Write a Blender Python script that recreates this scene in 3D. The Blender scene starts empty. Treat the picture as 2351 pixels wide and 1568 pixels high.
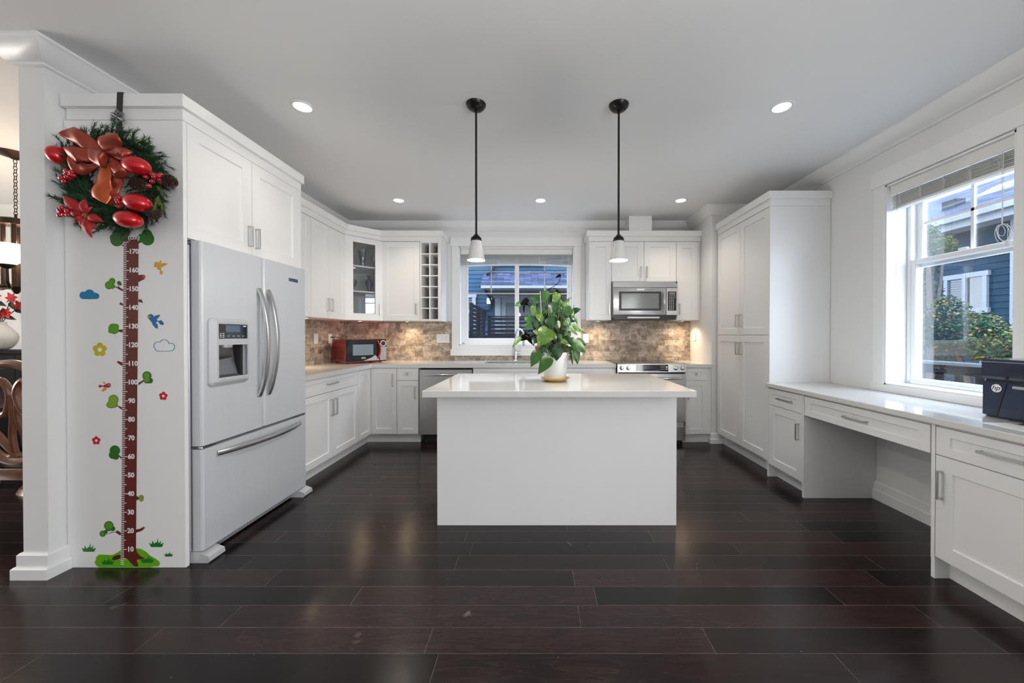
import bpy, bmesh, math, random
from mathutils import Vector, Matrix

random.seed(7)
SC = bpy.context.scene
COL = SC.collection
PI = math.pi
R = math.radians

# ------------------------------------------------------------------ camera
F_PX, PPX, PPY, PITCH, CAM_H = 838.0, 1236.0, 776.0, 0.42, 1.252
cam_d = bpy.data.cameras.new('camera')
cam_d.sensor_width = 36.0
cam_d.lens = F_PX / 2351.0 * 36.0
cam_d.shift_x = (1175.5 - PPX) / 2351.0
cam_d.shift_y = (PPY - 784.0) / 2351.0
cam_d.clip_start = 0.02
cam = bpy.data.objects.new('camera', cam_d)
cam.location = (0, 0, CAM_H)
cam.rotation_euler = (R(90 - PITCH), 0, 0)
COL.objects.link(cam)
SC.camera = cam

# ------------------------------------------------------------------ look
SC.view_settings.view_transform = 'Standard'
SC.view_settings.look = 'None'
SC.view_settings.gamma = 1.0
SC.view_settings.use_curve_mapping = False
SC.view_settings.exposure = 0.34
try:
    SC.cycles.use_denoising = True
    SC.cycles.caustics_reflective = False
    SC.cycles.caustics_refractive = False
    SC.cycles.sample_clamp_indirect = 6.0
except Exception:
    pass

# ------------------------------------------------------------------ sky
SKY = 12.5
wd = bpy.data.worlds.new('overcast_sky')
SC.world = wd
wd.use_nodes = True
nt = wd.node_tree
bg = nt.nodes['Background']
tc = nt.nodes.new('ShaderNodeTexCoord')
nz = nt.nodes.new('ShaderNodeTexNoise')
nz.inputs['Scale'].default_value = 3.0
nz.inputs['Detail'].default_value = 5.0
rp = nt.nodes.new('ShaderNodeValToRGB')
rp.color_ramp.elements[0].position = 0.35
rp.color_ramp.elements[0].color = (0.55, 0.74, 1.0, 1)
rp.color_ramp.elements[1].position = 0.62
rp.color_ramp.elements[1].color = (0.90, 0.95, 1.0, 1)
nt.links.new(tc.outputs['Generated'], nz.inputs['Vector'])
nt.links.new(nz.outputs['Fac'], rp.inputs['Fac'])
nt.links.new(rp.outputs['Color'], bg.inputs['Color'])
bg.inputs['Strength'].default_value = SKY

# ------------------------------------------------------------------ big lamps: fill lamps added before solid walls, in place of daylight
def area_lamp(name, loc, rot, sx, sy, power, color):
    d = bpy.data.lights.new(name, 'AREA')
    d.shape = 'RECTANGLE'
    d.size, d.size_y = sx, sy
    d.energy = power
    d.color = color
    o = bpy.data.objects.new(name, d)
    o.location = loc
    o.rotation_euler = rot
    COL.objects.link(o)
    return o
FILL_COOL = (0.96, 0.975, 1.0)
area_lamp('side_fill_lamp', (2.54, -1.75, 1.40), (0, R(90), 0), 1.8, 2.3, 125, FILL_COOL)  # added fill lamp; the right wall has no window here
area_lamp('dining_fill_lamp', (-6.9, 1.6, 1.5), (0, R(-90), 0), 1.6, 1.8, 95, (1.0, 0.94, 0.86))  # added fill lamp before the closed dining side wall
# sampling portals in the two kitchen window openings (they emit nothing, the sky does)
for nm, loc, rot, sx, sy in (('sky_portal_desk_window', (2.90, 2.355, 1.62), (0, R(90), 0), 1.40, 0.74),
                             ('sky_portal_sink_window', (-0.29, 5.03, 1.76), (R(-90), 0, 0), 1.48, 1.26)):
    area_lamp(nm, loc, rot, sx, sy, 1.0, (1, 1, 1)).data.cycles.is_portal = True

def spot_lamp(name, loc, power, color, radius=0.05, angle=150):
    d = bpy.data.lights.new(name, 'SPOT')
    d.energy = power
    d.color = color
    d.shadow_soft_size = radius
    d.spot_size = R(angle)
    d.spot_blend = 1.0
    o = bpy.data.objects.new(name, d)
    o.location = loc
    COL.objects.link(o)
    return o

# ------------------------------------------------------------------ materials
def lin(c):
    return tuple((v / 12.92 if v <= 0.04045 else ((v + 0.055) / 1.055) ** 2.4) for v in c)
def srgb(r, g, b):
    return lin((r / 255, g / 255, b / 255))

def mat(name, rgb, rough=0.5, metal=0.0, var=0.05, scale=6.0, bump=0.0, bscale=None, spec=0.5, coat=0.0, stretch=None, trans=0.0, sheen=0.0):
    m = bpy.data.materials.new(name)
    m.use_nodes = True
    t = m.node_tree
    b = t.nodes['Principled BSDF']
    b.inputs['Roughness'].default_value = rough
    b.inputs['Metallic'].default_value = metal
    b.inputs['Specular IOR Level'].default_value = spec
    b.inputs['Coat Weight'].default_value = coat
    b.inputs['Coat Roughness'].default_value = 0.06
    b.inputs['Transmission Weight'].default_value = trans
    b.inputs['Sheen Weight'].default_value = sheen
    c = t.nodes.new('ShaderNodeTexCoord')
    mp = t.nodes.new('ShaderNodeMapping')
    if stretch:
        mp.inputs['Scale'].default_value = stretch
    n = t.nodes.new('ShaderNodeTexNoise')
    n.inputs['Scale'].default_value = scale
    n.inputs['Detail'].default_value = 4.0
    mx = t.nodes.new('ShaderNodeMix')
    mx.data_type = 'RGBA'
    mx.inputs[6].default_value = tuple(max(0, v * (1 - var)) for v in rgb) + (1,)
    mx.inputs[7].default_value = tuple(min(1, v * (1 + var)) for v in rgb) + (1,)
    t.links.new(c.outputs['Object'], mp.inputs['Vector'])
    t.links.new(mp.outputs['Vector'], n.inputs['Vector'])
    t.links.new(n.outputs['Fac'], mx.inputs[0])
    t.links.new(mx.outputs[2], b.inputs['Base Color'])
    if bump:
        n2 = t.nodes.new('ShaderNodeTexNoise')
        n2.inputs['Scale'].default_value = bscale or scale * 4
        n2.inputs['Detail'].default_value = 3.0
        t.links.new(mp.outputs['Vector'], n2.inputs['Vector'])
        bp = t.nodes.new('ShaderNodeBump')
        bp.inputs['Strength'].default_value = bump
        bp.inputs['Distance'].default_value = 0.002
        t.links.new(n2.outputs['Fac'], bp.inputs['Height'])
        t.links.new(bp.outputs['Normal'], b.inputs['Normal'])
    return m

def emit_mat(name, rgb, strength):
    m = mat(name, rgb, 0.4)
    b = m.node_tree.nodes['Principled BSDF']
    b.inputs['Emission Color'].default_value = tuple(rgb) + (1,)
    b.inputs['Emission Strength'].default_value = strength
    return m

def glass_mat(name, tint=(1, 1, 1), refl=0.08, rough=0.02):
    m = bpy.data.materials.new(name)
    m.use_nodes = True
    t = m.node_tree
    t.nodes.clear()
    out = t.nodes.new('ShaderNodeOutputMaterial')
    tr = t.nodes.new('ShaderNodeBsdfTransparent')
    tr.inputs['Color'].default_value = tuple(tint) + (1,)
    gl = t.nodes.new('ShaderNodeBsdfGlossy')
    gl.inputs['Roughness'].default_value = rough
    fr = t.nodes.new('ShaderNodeLayerWeight')
    fr.inputs['Blend'].default_value = 0.35
    ma = t.nodes.new('ShaderNodeMath')
    ma.operation = 'MULTIPLY_ADD'
    ma.inputs[1].default_value = 0.3
    ma.inputs[2].default_value = refl
    ma.use_clamp = True
    mx = t.nodes.new('ShaderNodeMixShader')
    t.links.new(fr.outputs['Fresnel'], ma.inputs[0])
    t.links.new(ma.outputs[0], mx.inputs[0])
    t.links.new(tr.outputs[0], mx.inputs[1])
    t.links.new(gl.outputs[0], mx.inputs[2])
    t.links.new(mx.outputs[0], out.inputs['Surface'])
    return m

def tile_mat():
    m = bpy.data.materials.new('split_stone_mosaic')
    m.use_nodes = True
    t = m.node_tree
    L = t.links.new
    b = t.nodes['Principled BSDF']
    b.inputs['Roughness'].default_value = 0.42
    c = t.nodes.new('ShaderNodeTexCoord')
    s = t.nodes.new('ShaderNodeSeparateXYZ')
    L(c.outputs['Object'], s.inputs[0])
    ad = t.nodes.new('ShaderNodeMath')
    ad.operation = 'ADD'
    L(s.outputs['X'], ad.inputs[0])
    L(s.outputs['Y'], ad.inputs[1])
    cb = t.nodes.new('ShaderNodeCombineXYZ')
    L(ad.outputs[0], cb.inputs[0])
    L(s.outputs['Z'], cb.inputs[1])
    def brick(w, h, off, sq, sqf, c1, c2, mort):
        k = t.nodes.new('ShaderNodeTexBrick')
        k.offset = off
        k.offset_frequency = 2
        k.squash = sq
        k.squash_frequency = sqf
        k.inputs['Scale'].default_value = 1.0
        k.inputs['Brick Width'].default_value = w
        k.inputs['Row Height'].default_value = h
        k.inputs['Mortar Size'].default_value = mort
        k.inputs['Mortar Smooth'].default_value = 0.4
        k.inputs['Color1'].default_value = c1 + (1,)
        k.inputs['Color2'].default_value = c2 + (1,)
        k.inputs['Mortar'].default_value = (0.10, 0.085, 0.07, 1)
        L(cb.outputs[0], k.inputs['Vector'])
        return k
    k1 = brick(0.155, 0.0372, 0.37, 1.7, 3, srgb(158, 143, 128), srgb(206, 192, 176), 0.0007)
    k2 = brick(0.118, 0.0744, 0.61, 0.6, 2, srgb(112, 98, 86), srgb(226, 214, 200), 0.0007)
    mx = t.nodes.new('ShaderNodeMix')
    mx.data_type = 'RGBA'
    mx.inputs[0].default_value = 0.5
    L(k1.outputs['Color'], mx.inputs[6])
    L(k2.outputs['Color'], mx.inputs[7])
    nz = t.nodes.new('ShaderNodeTexNoise')
    nz.inputs['Scale'].default_value = 17.0
    nz.inputs['Detail'].default_value = 7.0
    nz.inputs['Distortion'].default_value = 1.2
    L(cb.outputs[0], nz.inputs['Vector'])
    rp = t.nodes.new('ShaderNodeValToRGB')
    e = rp.color_ramp.elements
    e[0].position = 0.34
    e[0].color = (0.36, 0.33, 0.31, 1)
    e[1].position = 0.58
    e[1].color = (1.0, 0.98, 0.95, 1)
    L(nz.outputs['Fac'], rp.inputs['Fac'])
    mu = t.nodes.new('ShaderNodeMix')
    mu.data_type = 'RGBA'
    mu.blend_type = 'MULTIPLY'
    mu.inputs[0].default_value = 0.8
    L(mx.outputs[2], mu.inputs[6])
    L(rp.outputs['Color'], mu.inputs[7])
    L(mu.outputs[2], b.inputs['Base Color'])
    bp = t.nodes.new('ShaderNodeBump')
    bp.inputs['Strength'].default_value = 0.35
    bp.inputs['Distance'].default_value = 0.003
    L(mu.outputs[2], bp.inputs['Height'])
    L(bp.outputs['Normal'], b.inputs['Normal'])
    return m

def floor_mat():
    m = bpy.data.materials.new('dark_hardwood_planks')
    m.use_nodes = True
    t = m.node_tree
    L = t.links.new
    b = t.nodes['Principled BSDF']
    b.inputs['Specular IOR Level'].default_value = 0.34
    c = t.nodes.new('ShaderNodeTexCoord')
    mp = t.nodes.new('ShaderNodeMapping')
    mp.inputs['Location'].default_value = (20.0, 20.0 * 0.128 - 0.019, 0)
    L(c.outputs['Object'], mp.inputs['Vector'])
    k = t.nodes.new('ShaderNodeTexBrick')
    k.offset = 0.37
    k.offset_frequency = 3
    k.squash = 1.35
    k.squash_frequency = 2
    k.inputs['Scale'].default_value = 1.0
    k.inputs['Brick Width'].default_value = 1.15
    k.inputs['Row Height'].default_value = 0.128
    k.inputs['Mortar Size'].default_value = 0.0011
    k.inputs['Mortar Smooth'].default_value = 0.2
    k.inputs['Color1'].default_value = srgb(16, 12, 13) + (1,)
    k.inputs['Color2'].default_value = srgb(48, 34, 33) + (1,)
    k.inputs['Mortar'].default_value = srgb(98, 90, 88) + (1,)
    L(mp.outputs['Vector'], k.inputs['Vector'])
    # grain
    mg = t.nodes.new('ShaderNodeMapping')
    mg.inputs['Scale'].default_value = (2.2, 16.0, 1.0)
    L(c.outputs['Object'], mg.inputs['Vector'])
    g = t.nodes.new('ShaderNodeTexNoise')
    g.inputs['Scale'].default_value = 3.0
    g.inputs['Detail'].default_value = 7.0
    g.inputs['Distortion'].default_value = 1.6
    L(mg.outputs['Vector'], g.inputs['Vector'])
    rp = t.nodes.new('ShaderNodeValToRGB')
    e = rp.color_ramp.elements
    e[0].position = 0.34
    e[0].color = (0.62, 0.62, 0.64, 1)
    e[1].position = 0.68
    e[1].color = (1.35, 1.22, 1.2, 1)
    L(g.outputs['Fac'], rp.inputs['Fac'])
    mu = t.nodes.new('ShaderNodeMix')
    mu.data_type = 'RGBA'
    mu.blend_type = 'MULTIPLY'
    mu.inputs[0].default_value = 1.0
    L(k.outputs['Color'], mu.inputs[6])
    L(rp.outputs['Color'], mu.inputs[7])
    # dust specks and scuffs
    v = t.nodes.new('ShaderNodeTexVoronoi')
    v.inputs['Scale'].default_value = 11.0
    L(c.outputs['Object'], v.inputs['Vector'])
    lt = t.nodes.new('ShaderNodeMath')
    lt.operation = 'LESS_THAN'
    lt.inputs[1].default_value = 0.018
    L(v.outputs['Distance'], lt.inputs[0])
    sc = t.nodes.new('ShaderNodeTexNoise')
    sc.inputs['Scale'].default_value = 2.1
    sc.inputs['Detail'].default_value = 9.0
    sc.inputs['Distortion'].default_value = 3.0
    L(c.outputs['Object'], sc.inputs['Vector'])
    rs = t.nodes.new('ShaderNodeValToRGB')
    rs.color_ramp.elements[0].position = 0.69
    rs.color_ramp.elements[0].color = (0, 0, 0, 1)
    rs.color_ramp.elements[1].position = 0.80
    rs.color_ramp.elements[1].color = (0.45, 0.45, 0.45, 1)
    L(sc.outputs['Fac'], rs.inputs['Fac'])
    mxm = t.nodes.new('ShaderNodeMath')
    mxm.operation = 'MAXIMUM'
    L(lt.outputs[0], mxm.inputs[0])
    L(rs.outputs['Color'], mxm.inputs[1])
    du = t.nodes.new('ShaderNodeMix')
    du.data_type = 'RGBA'
    du.inputs[7].default_value = srgb(150, 145, 142) + (1,)
    L(mxm.outputs[0], du.inputs[0])
    L(mu.outputs[2], du.inputs[6])
    L(du.outputs[2], b.inputs['Base Color'])
    rr = t.nodes.new('ShaderNodeMapRange')
    rr.inputs['To Min'].default_value = 0.17
    rr.inputs['To Max'].default_value = 0.27
    L(g.outputs['Fac'], rr.inputs['Value'])
    L(rr.outputs[0], b.inputs['Roughness'])
    bp = t.nodes.new('ShaderNodeBump')
    bp.inputs['Strength'].default_value = 0.10
    bp.inputs['Distance'].default_value = 0.002
    L(g.outputs['Fac'], bp.inputs['Height'])
    L(bp.outputs['Normal'], b.inputs['Normal'])
    return m

def speckle_mat(name, base, dark, rough=0.16):
    m = bpy.data.materials.new(name)
    m.use_nodes = True
    t = m.node_tree
    L = t.links.new
    b = t.nodes['Principled BSDF']
    b.inputs['Roughness'].default_value = rough
    c = t.nodes.new('ShaderNodeTexCoord')
    v = t.nodes.new('ShaderNodeTexVoronoi')
    v.inputs['Scale'].default_value = 90.0
    L(c.outputs['Object'], v.inputs['Vector'])
    r = t.nodes.new('ShaderNodeValToRGB')
    r.color_ramp.elements[0].position = 0.10
    r.color_ramp.elements[0].color = dark + (1,)
    r.color_ramp.elements[1].position = 0.22
    r.color_ramp.elements[1].color = base + (1,)
    L(v.outputs['Distance'], r.inputs['Fac'])
    L(r.outputs['Color'], b.inputs['Base Color'])
    return m

def steel_mat(name, rgb, rough, axis):
    st = [60, 60, 60]
    st[axis] = 0.6
    m = mat(name, rgb, rough, 1.0, 0.06, 3.0, 0.04, 8.0, stretch=tuple(st))
    return m

def shingle_mat():
    m = bpy.data.materials.new('asphalt_shingles')
    m.use_nodes = True
    t = m.node_tree
    L = t.links.new
    b = t.nodes['Principled BSDF']
    b.inputs['Roughness'].default_value = 0.9
    b.inputs['Specular IOR Level'].default_value = 0.1
    c = t.nodes.new('ShaderNodeTexCoord')
    s = t.nodes.new('ShaderNodeSeparateXYZ')
    L(c.outputs['UV'], s.inputs[0])
    k = t.nodes.new('ShaderNodeTexBrick')
    k.inputs['Scale'].default_value = 1.0
    k.inputs['Brick Width'].default_value = 0.32
    k.inputs['Row Height'].default_value = 0.13
    k.inputs['Mortar Size'].default_value = 0.006
    k.inputs['Color1'].default_value = srgb(24, 29, 43) + (1,)
    k.inputs['Color2'].default_value = srgb(52, 58, 80) + (1,)
    k.inputs['Mortar'].default_value = srgb(8, 10, 18) + (1,)
    L(c.outputs['UV'], k.inputs['Vector'])
    L(k.outputs['Color'], b.inputs['Base Color'])
    return m

M = {}
M['cab'] = mat('white_lacquer', (0.85, 0.845, 0.835), 0.32, var=0.012, scale=2)
M['wall'] = mat('white_wall_paint', (0.80, 0.80, 0.795), 0.75, var=0.015, scale=1.5, bump=0.03, bscale=180)
M['ceil'] = mat('ceiling_paint', (0.84, 0.845, 0.85), 0.9, var=0.01, scale=1)
M['trim'] = mat('trim_paint', (0.86, 0.86, 0.855), 0.4, var=0.012, scale=2)
M['quartz'] = speckle_mat('white_quartz', (0.70, 0.688, 0.668), (0.57, 0.55, 0.52), 0.06)
M['tile'] = tile_mat()
M['floor'] = floor_mat()
M['steel'] = steel_mat('brushed_steel', (0.63, 0.65, 0.68), 0.40, 2)
M['steel'].node_tree.nodes['Principled BSDF'].inputs['Metallic'].default_value = 0.12
_b = M['steel'].node_tree.nodes['Principled BSDF']
_tg = M['steel'].node_tree.nodes.new('ShaderNodeTangent')
_tg.direction_type = 'RADIAL'
_tg.axis = 'Z'
M['steel'].node_tree.links.new(_tg.outputs[0], _b.inputs['Tangent'])
_b.inputs['Anisotropic'].default_value = 0.75
M['steelh'] = steel_mat('brushed_steel_horizontal', (0.62, 0.61, 0.60), 0.27, 0)
M['nickel'] = mat('satin_nickel', (0.58, 0.565, 0.54), 0.30, 1.0, 0.03)
M['chrome'] = mat('chrome', (0.72, 0.73, 0.75), 0.12, 1.0, 0.02)
M['black'] = mat('black_plastic', (0.012, 0.012, 0.014), 0.35, var=0.1)
M['pianoblack'] = mat('black_lacquer', (0.005, 0.005, 0.006), 0.5, var=0.1, spec=0.06)
M['darksteel'] = mat('shaded_steel', (0.30, 0.30, 0.31), 0.35, 0.8, 0.05)  # darker steel copy carrying the shade inside the dispenser recess
M['blackm'] = mat('black_metal', (0.012, 0.011, 0.011), 0.32, 0.4, 0.1)
M['dark'] = mat('dark_void', (0.02, 0.02, 0.022), 0.7, var=0.1)
M['bglass'] = mat('black_glass', (0.012, 0.014, 0.016), 0.06, var=0.05, spec=0.6)
M['grayglass'] = mat('oven_window_glass', (0.20, 0.215, 0.21), 0.12, var=0.08, scale=3)
M['gray'] = mat('grey_plastic', (0.42, 0.43, 0.45), 0.35, 0.3, 0.03)
M['lgray'] = mat('light_grey_plastic', (0.60, 0.61, 0.63), 0.35, 0.2, 0.03)
M['white'] = mat('white_plastic', (0.82, 0.82, 0.81), 0.35, var=0.02)
M['print'] = mat('white_print', (0.85, 0.85, 0.84), 0.5, var=0.02)
M['pane'] = glass_mat('window_glass', (0.94, 0.97, 1.0), 0.015)
M['cabpane'] = glass_mat('cabinet_glass', (0.93, 0.94, 0.95), 0.07)
M['clear'] = glass_mat('clear_glassware', (0.86, 0.89, 0.90), 0.16)
M['shade'] = mat('frosted_glass_shade', (0.82, 0.82, 0.81), 0.45, var=0.02, trans=0.25)
M['lamp'] = emit_mat('lamp_lens', (1.0, 0.95, 0.87), 9.0)
M['puck'] = emit_mat('puck_lens', (1.0, 0.90, 0.75), 7.0)
M['blind'] = mat('blind_slat_white', (0.80, 0.79, 0.76), 0.5, var=0.03)
M['cord'] = mat('blind_cord', (0.80, 0.80, 0.78), 0.7, var=0.05)
M['siding'] = mat('blue_painted_siding', srgb(27, 49, 67), 0.65, var=0.06, scale=2, spec=0.08)
M['sidingd'] = mat('deep_blue_siding', srgb(10, 31, 44), 0.65, var=0.06, scale=2, spec=0.08)
M['shingle'] = shingle_mat()
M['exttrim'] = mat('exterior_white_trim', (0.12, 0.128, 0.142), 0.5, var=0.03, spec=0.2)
M['extdark'] = mat('navy_painted_wood', srgb(6, 11, 21), 0.5, var=0.1, spec=0.1)
M['extblack'] = mat('dark_painted_rail', srgb(6, 8, 13), 0.8, var=0.1, spec=0.05)
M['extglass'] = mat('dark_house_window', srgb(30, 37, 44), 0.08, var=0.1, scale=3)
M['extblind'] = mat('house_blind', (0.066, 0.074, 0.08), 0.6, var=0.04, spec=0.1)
M['ground'] = mat('pale_bounce_ground', (0.50, 0.50, 0.49), 0.9, var=0.2, scale=4, bump=0.3)  # pale tone added to bounce skylight up to the ceiling

# ------------------------------------------------------------------ mesh builder
class MB:
    def __init__(self):
        self.v, self.f, self.mi, self.cur = [], [], [], 0
        self.T = None
        self.uv = None
    def add(self, verts, faces):
        n = len(self.v)
        for p in verts:
            p = Vector(p)
            if self.T is not None:
                p = self.T @ p
            self.v.append((p.x, p.y, p.z))
        for f in faces:
            self.f.append(tuple(i + n for i in f))
            self.mi.append(self.cur)
        return self
    def bm(self, b):
        b.verts.index_update()
        self.add([v.co.copy() for v in b.verts], [[v.index for v in f.verts] for f in b.faces])
        b.free()
        return self
    def box(self, x0, x1, y0, y1, z0, z1, bev=0.0, seg=1):
        if x1 < x0: x0, x1 = x1, x0
        if y1 < y0: y0, y1 = y1, y0
        if z1 < z0: z0, z1 = z1, z0
        if bev <= 0:
            v = [(x, y, z) for z in (z0, z1) for y in (y0, y1) for x in (x0, x1)]
            return self.add(v, [(0, 2, 3, 1), (4, 5, 7, 6), (0, 1, 5, 4), (2, 6, 7, 3), (0, 4, 6, 2), (1, 3, 7, 5)])
        b = bmesh.new()
        bmesh.ops.create_cube(b, size=1.0, matrix=Matrix.Translation(((x0 + x1) / 2, (y0 + y1) / 2, (z0 + z1) / 2)) @ Matrix.Diagonal((x1 - x0, y1 - y0, z1 - z0, 1)))
        bmesh.ops.bevel(b, geom=list(b.edges), offset=bev, segments=seg, profile=0.5, affect='EDGES')
        return self.bm(b)
    def tube(self, pts, r, n=8, cap=True, closed=False, flat=1.0):
        pts = [Vector(p) for p in pts]
        rs = r if isinstance(r, (list, tuple)) else [r] * len(pts)
        V, Fc = [], []
        t0 = (pts[1] - pts[0]).normalized()
        up = Vector((0, 0, 1)) if abs(t0.z) < 0.9 else Vector((1, 0, 0))
        nrm = t0.cross(up).normalized()
        N = len(pts)
        for i, p in enumerate(pts):
            if closed:
                t = (pts[(i + 1) % N] - pts[i - 1]).normalized()
            else:
                t = (pts[min(i + 1, N - 1)] - pts[max(i - 1, 0)]).normalized()
            nrm = (nrm - t * nrm.dot(t))
            if nrm.length < 1e-6:
                nrm = t.orthogonal()
            nrm.normalize()
            bn = t.cross(nrm)
            for k in range(n):
                a = 2 * PI * k / n
                V.append(p + nrm * (math.cos(a) * rs[i]) + bn * (math.sin(a) * rs[i] * flat))
        m = N if closed else N - 1
        for i in range(m):
            for k in range(n):
                j = (i + 1) % N
                Fc.append((i * n + k, i * n + (k + 1) % n, j * n + (k + 1) % n, j * n + k))
        if cap and not closed:
            Fc.append(tuple(range(n - 1, -1, -1)))
            Fc.append(tuple((N - 1) * n + k for k in range(n)))
        return self.add(V, Fc)
    def cyl(self, p0, p1, r, n=16, r1=None):
        return self.tube([p0, p1], [r, r if r1 is None else r1], n)
    def lathe(self, prof, c=(0, 0, 0), n=32, axis='z', closed=False):
        V, Fc = [], []
        for (r, z) in prof:
            for k in range(n):
                a = 2 * PI * k / n
                x, y = r * math.cos(a), r * math.sin(a)
                if axis == 'z': V.append((c[0] + x, c[1] + y, c[2] + z))
                elif axis == 'y': V.append((c[0] + x, c[1] + z, c[2] + y))
                else: V.append((c[0] + z, c[1] + x, c[2] + y))
        m = len(prof)
        for i in range(m if closed else m - 1):
            j = (i + 1) % m
            for k in range(n):
                Fc.append((i * n + k, i * n + (k + 1) % n, j * n + (k + 1) % n, j * n + k))
        if not closed:
            if prof[0][0] > 1e-5: Fc.append(tuple(range(n - 1, -1, -1)))
            if prof[-1][0] > 1e-5: Fc.append(tuple((m - 1) * n + k for k in range(n)))
        return self.add(V, Fc)
    def ball(self, c, rx, ry=None, rz=None, seg=16, rings=10, rot=None):
        ry = rx if ry is None else ry
        rz = rx if rz is None else rz
        b = bmesh.new()
        m = Matrix.Translation(c)
        if rot is not None: m = m @ rot
        bmesh.ops.create_uvsphere(b, u_segments=seg, v_segments=rings, radius=1.0, matrix=m @ Matrix.Diagonal((rx, ry, rz, 1)))
        return self.bm(b)
    def prism(self, poly, a0, a1, axis='z'):
        # poly: 2-D outline; axis z -> (x,y), axis y -> (x,z), axis x -> (y,z)
        def P(p, a):
            if axis == 'z': return (p[0], p[1], a)
            if axis == 'y': return (p[0], a, p[1])
            return (a, p[0], p[1])
        n = len(poly)
        b = bmesh.new()
        v0 = [b.verts.new(P(p, a0)) for p in poly]
        v1 = [b.verts.new(P(p, a1)) for p in poly]
        b.faces.new(v0)
        b.faces.new(v1)
        for i in range(n):
            b.faces.new((v0[i], v0[(i + 1) % n], v1[(i + 1) % n], v1[i]))
        b.normal_update()
        bmesh.ops.triangulate(b, faces=[f for f in b.faces if len(f.verts) > 4])
        return self.bm(b)
    def sweep(self, path, prof, closed=False):
        # path in plan; profile (offset to the LEFT of travel, z); mitred corners
        path = [Vector((p[0], p[1])) for p in path]
        N, m = len(path), len(prof)
        V, Fc = [], []
        for i, p in enumerate(path):
            def nrm(a, b):
                d = (b - a).normalized()
                return Vector((-d.y, d.x))
            if 0 < i < N - 1 or closed:
                n1, n2 = nrm(path[i - 1], p), nrm(p, path[(i + 1) % N])
                s = (n1 + n2)
                mit = s / max(1e-6, (1 + n1.dot(n2)))
            elif i == 0:
                mit = nrm(p, path[1])
            else:
                mit = nrm(path[i - 1], p)
            for (o, z) in prof:
                V.append((p.x + mit.x * o, p.y + mit.y * o, z))
        for i in range(N if closed else N - 1):
            j = (i + 1) % N
            for k in range(m):
                Fc.append((i * m + k, i * m + (k + 1) % m, j * m + (k + 1) % m, j * m + k))
        if not closed:
            Fc.append(tuple(range(m)))
            Fc.append(tuple((N - 1) * m + k for k in range(m - 1, -1, -1)))
        return self.add(V, Fc)
    def text(self, s, size, mtx, depth=0.0006, bold=0.0, align='CENTER', res=3):
        cu = bpy.data.curves.new('t', 'FONT')
        cu.body = s
        cu.size = size
        cu.align_x = align
        cu.align_y = 'CENTER'
        cu.extrude = depth / 2
        cu.offset = bold
        cu.resolution_u = res
        o = bpy.data.objects.new('t', cu)
        COL.objects.link(o)
        me = bpy.data.meshes.new_from_object(o)
        old = self.T
        self.T = mtx if old is None else old @ mtx
        self.add([v.co.copy() for v in me.vertices], [list(p.vertices) for p in me.polygons])
        self.T = old
        bpy.data.objects.remove(o)
        bpy.data.curves.remove(cu)
        bpy.data.meshes.remove(me)
        return self
    def shaker(self, x0, x1, z0, z1, y=0.0, t=0.02, rail=0.058, rec=0.009, railz=None):
        # a recessed-panel front occupying y-t .. y, facing -y
        rz = rail if railz is None else railz
        f, p, b = y - t, y - t + rec, y
        s = 0.004
        o = [(x0, z0), (x1, z0), (x1, z1), (x0, z1)]
        i = [(x0 + rail, z0 + rz), (x1 - rail, z0 + rz), (x1 - rail, z1 - rz), (x0 + rail, z1 - rz)]
        k = [(x0 + rail + s, z0 + rz + s), (x1 - rail - s, z0 + rz + s), (x1 - rail - s, z1 - rz - s), (x0 + rail + s, z1 - rz - s)]
        V = [(a, f, c) for a, c in o] + [(a, f, c) for a, c in i] + [(a, p, c) for a, c in k] + [(a, b, c) for a, c in o]
        Fc = []
        for q in range(4):
            w = (q + 1) % 4
            Fc += [(q, w, 4 + w, 4 + q), (4 + q, 4 + w, 8 + w, 8 + q), (q, 12 + q, 12 + w, w)]
        Fc += [(8, 9, 10, 11), (15, 14, 13, 12)]
        return self.add(V, Fc)
    def finish(self, name, mats, parent=None, smooth=35, world=False, solid=0.0, subsurf=0):
        me = bpy.data.meshes.new(name)
        off = Vector((0, 0, 0))
        if parent is not None and world:
            off = ROOT_LOC[parent.name]
        me.from_pydata([(x - off.x, y - off.y, z - off.z) for x, y, z in self.v], [], self.f)
        me.update()
        b = bmesh.new()
        b.from_mesh(me)
        bmesh.ops.recalc_face_normals(b, faces=list(b.faces))
        b.to_mesh(me)
        b.free()
        ms = mats if isinstance(mats, (list, tuple)) else [mats]
        for q in ms:
            me.materials.append(q)
        if len(ms) > 1:
            me.polygons.foreach_set('material_index', self.mi)
        if smooth:
            me.polygons.foreach_set('use_smooth', [True] * len(me.polygons))
            me.set_sharp_from_angle(angle=R(smooth))
        o = bpy.data.objects.new(name, me)
        COL.objects.link(o)
        if parent is not None:
            o.parent = parent
            ROOT_LOC[o.name] = ROOT_LOC[parent.name]
        else:
            ROOT_LOC[o.name] = Vector((0, 0, 0))
        if solid:
            md = o.modifiers.new('thickness', 'SOLIDIFY')
            md.thickness = solid
            md.offset = 0
        if subsurf:
            md = o.modifiers.new('smoothing', 'SUBSURF')
            md.levels = md.render_levels = subsurf
        return o

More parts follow.
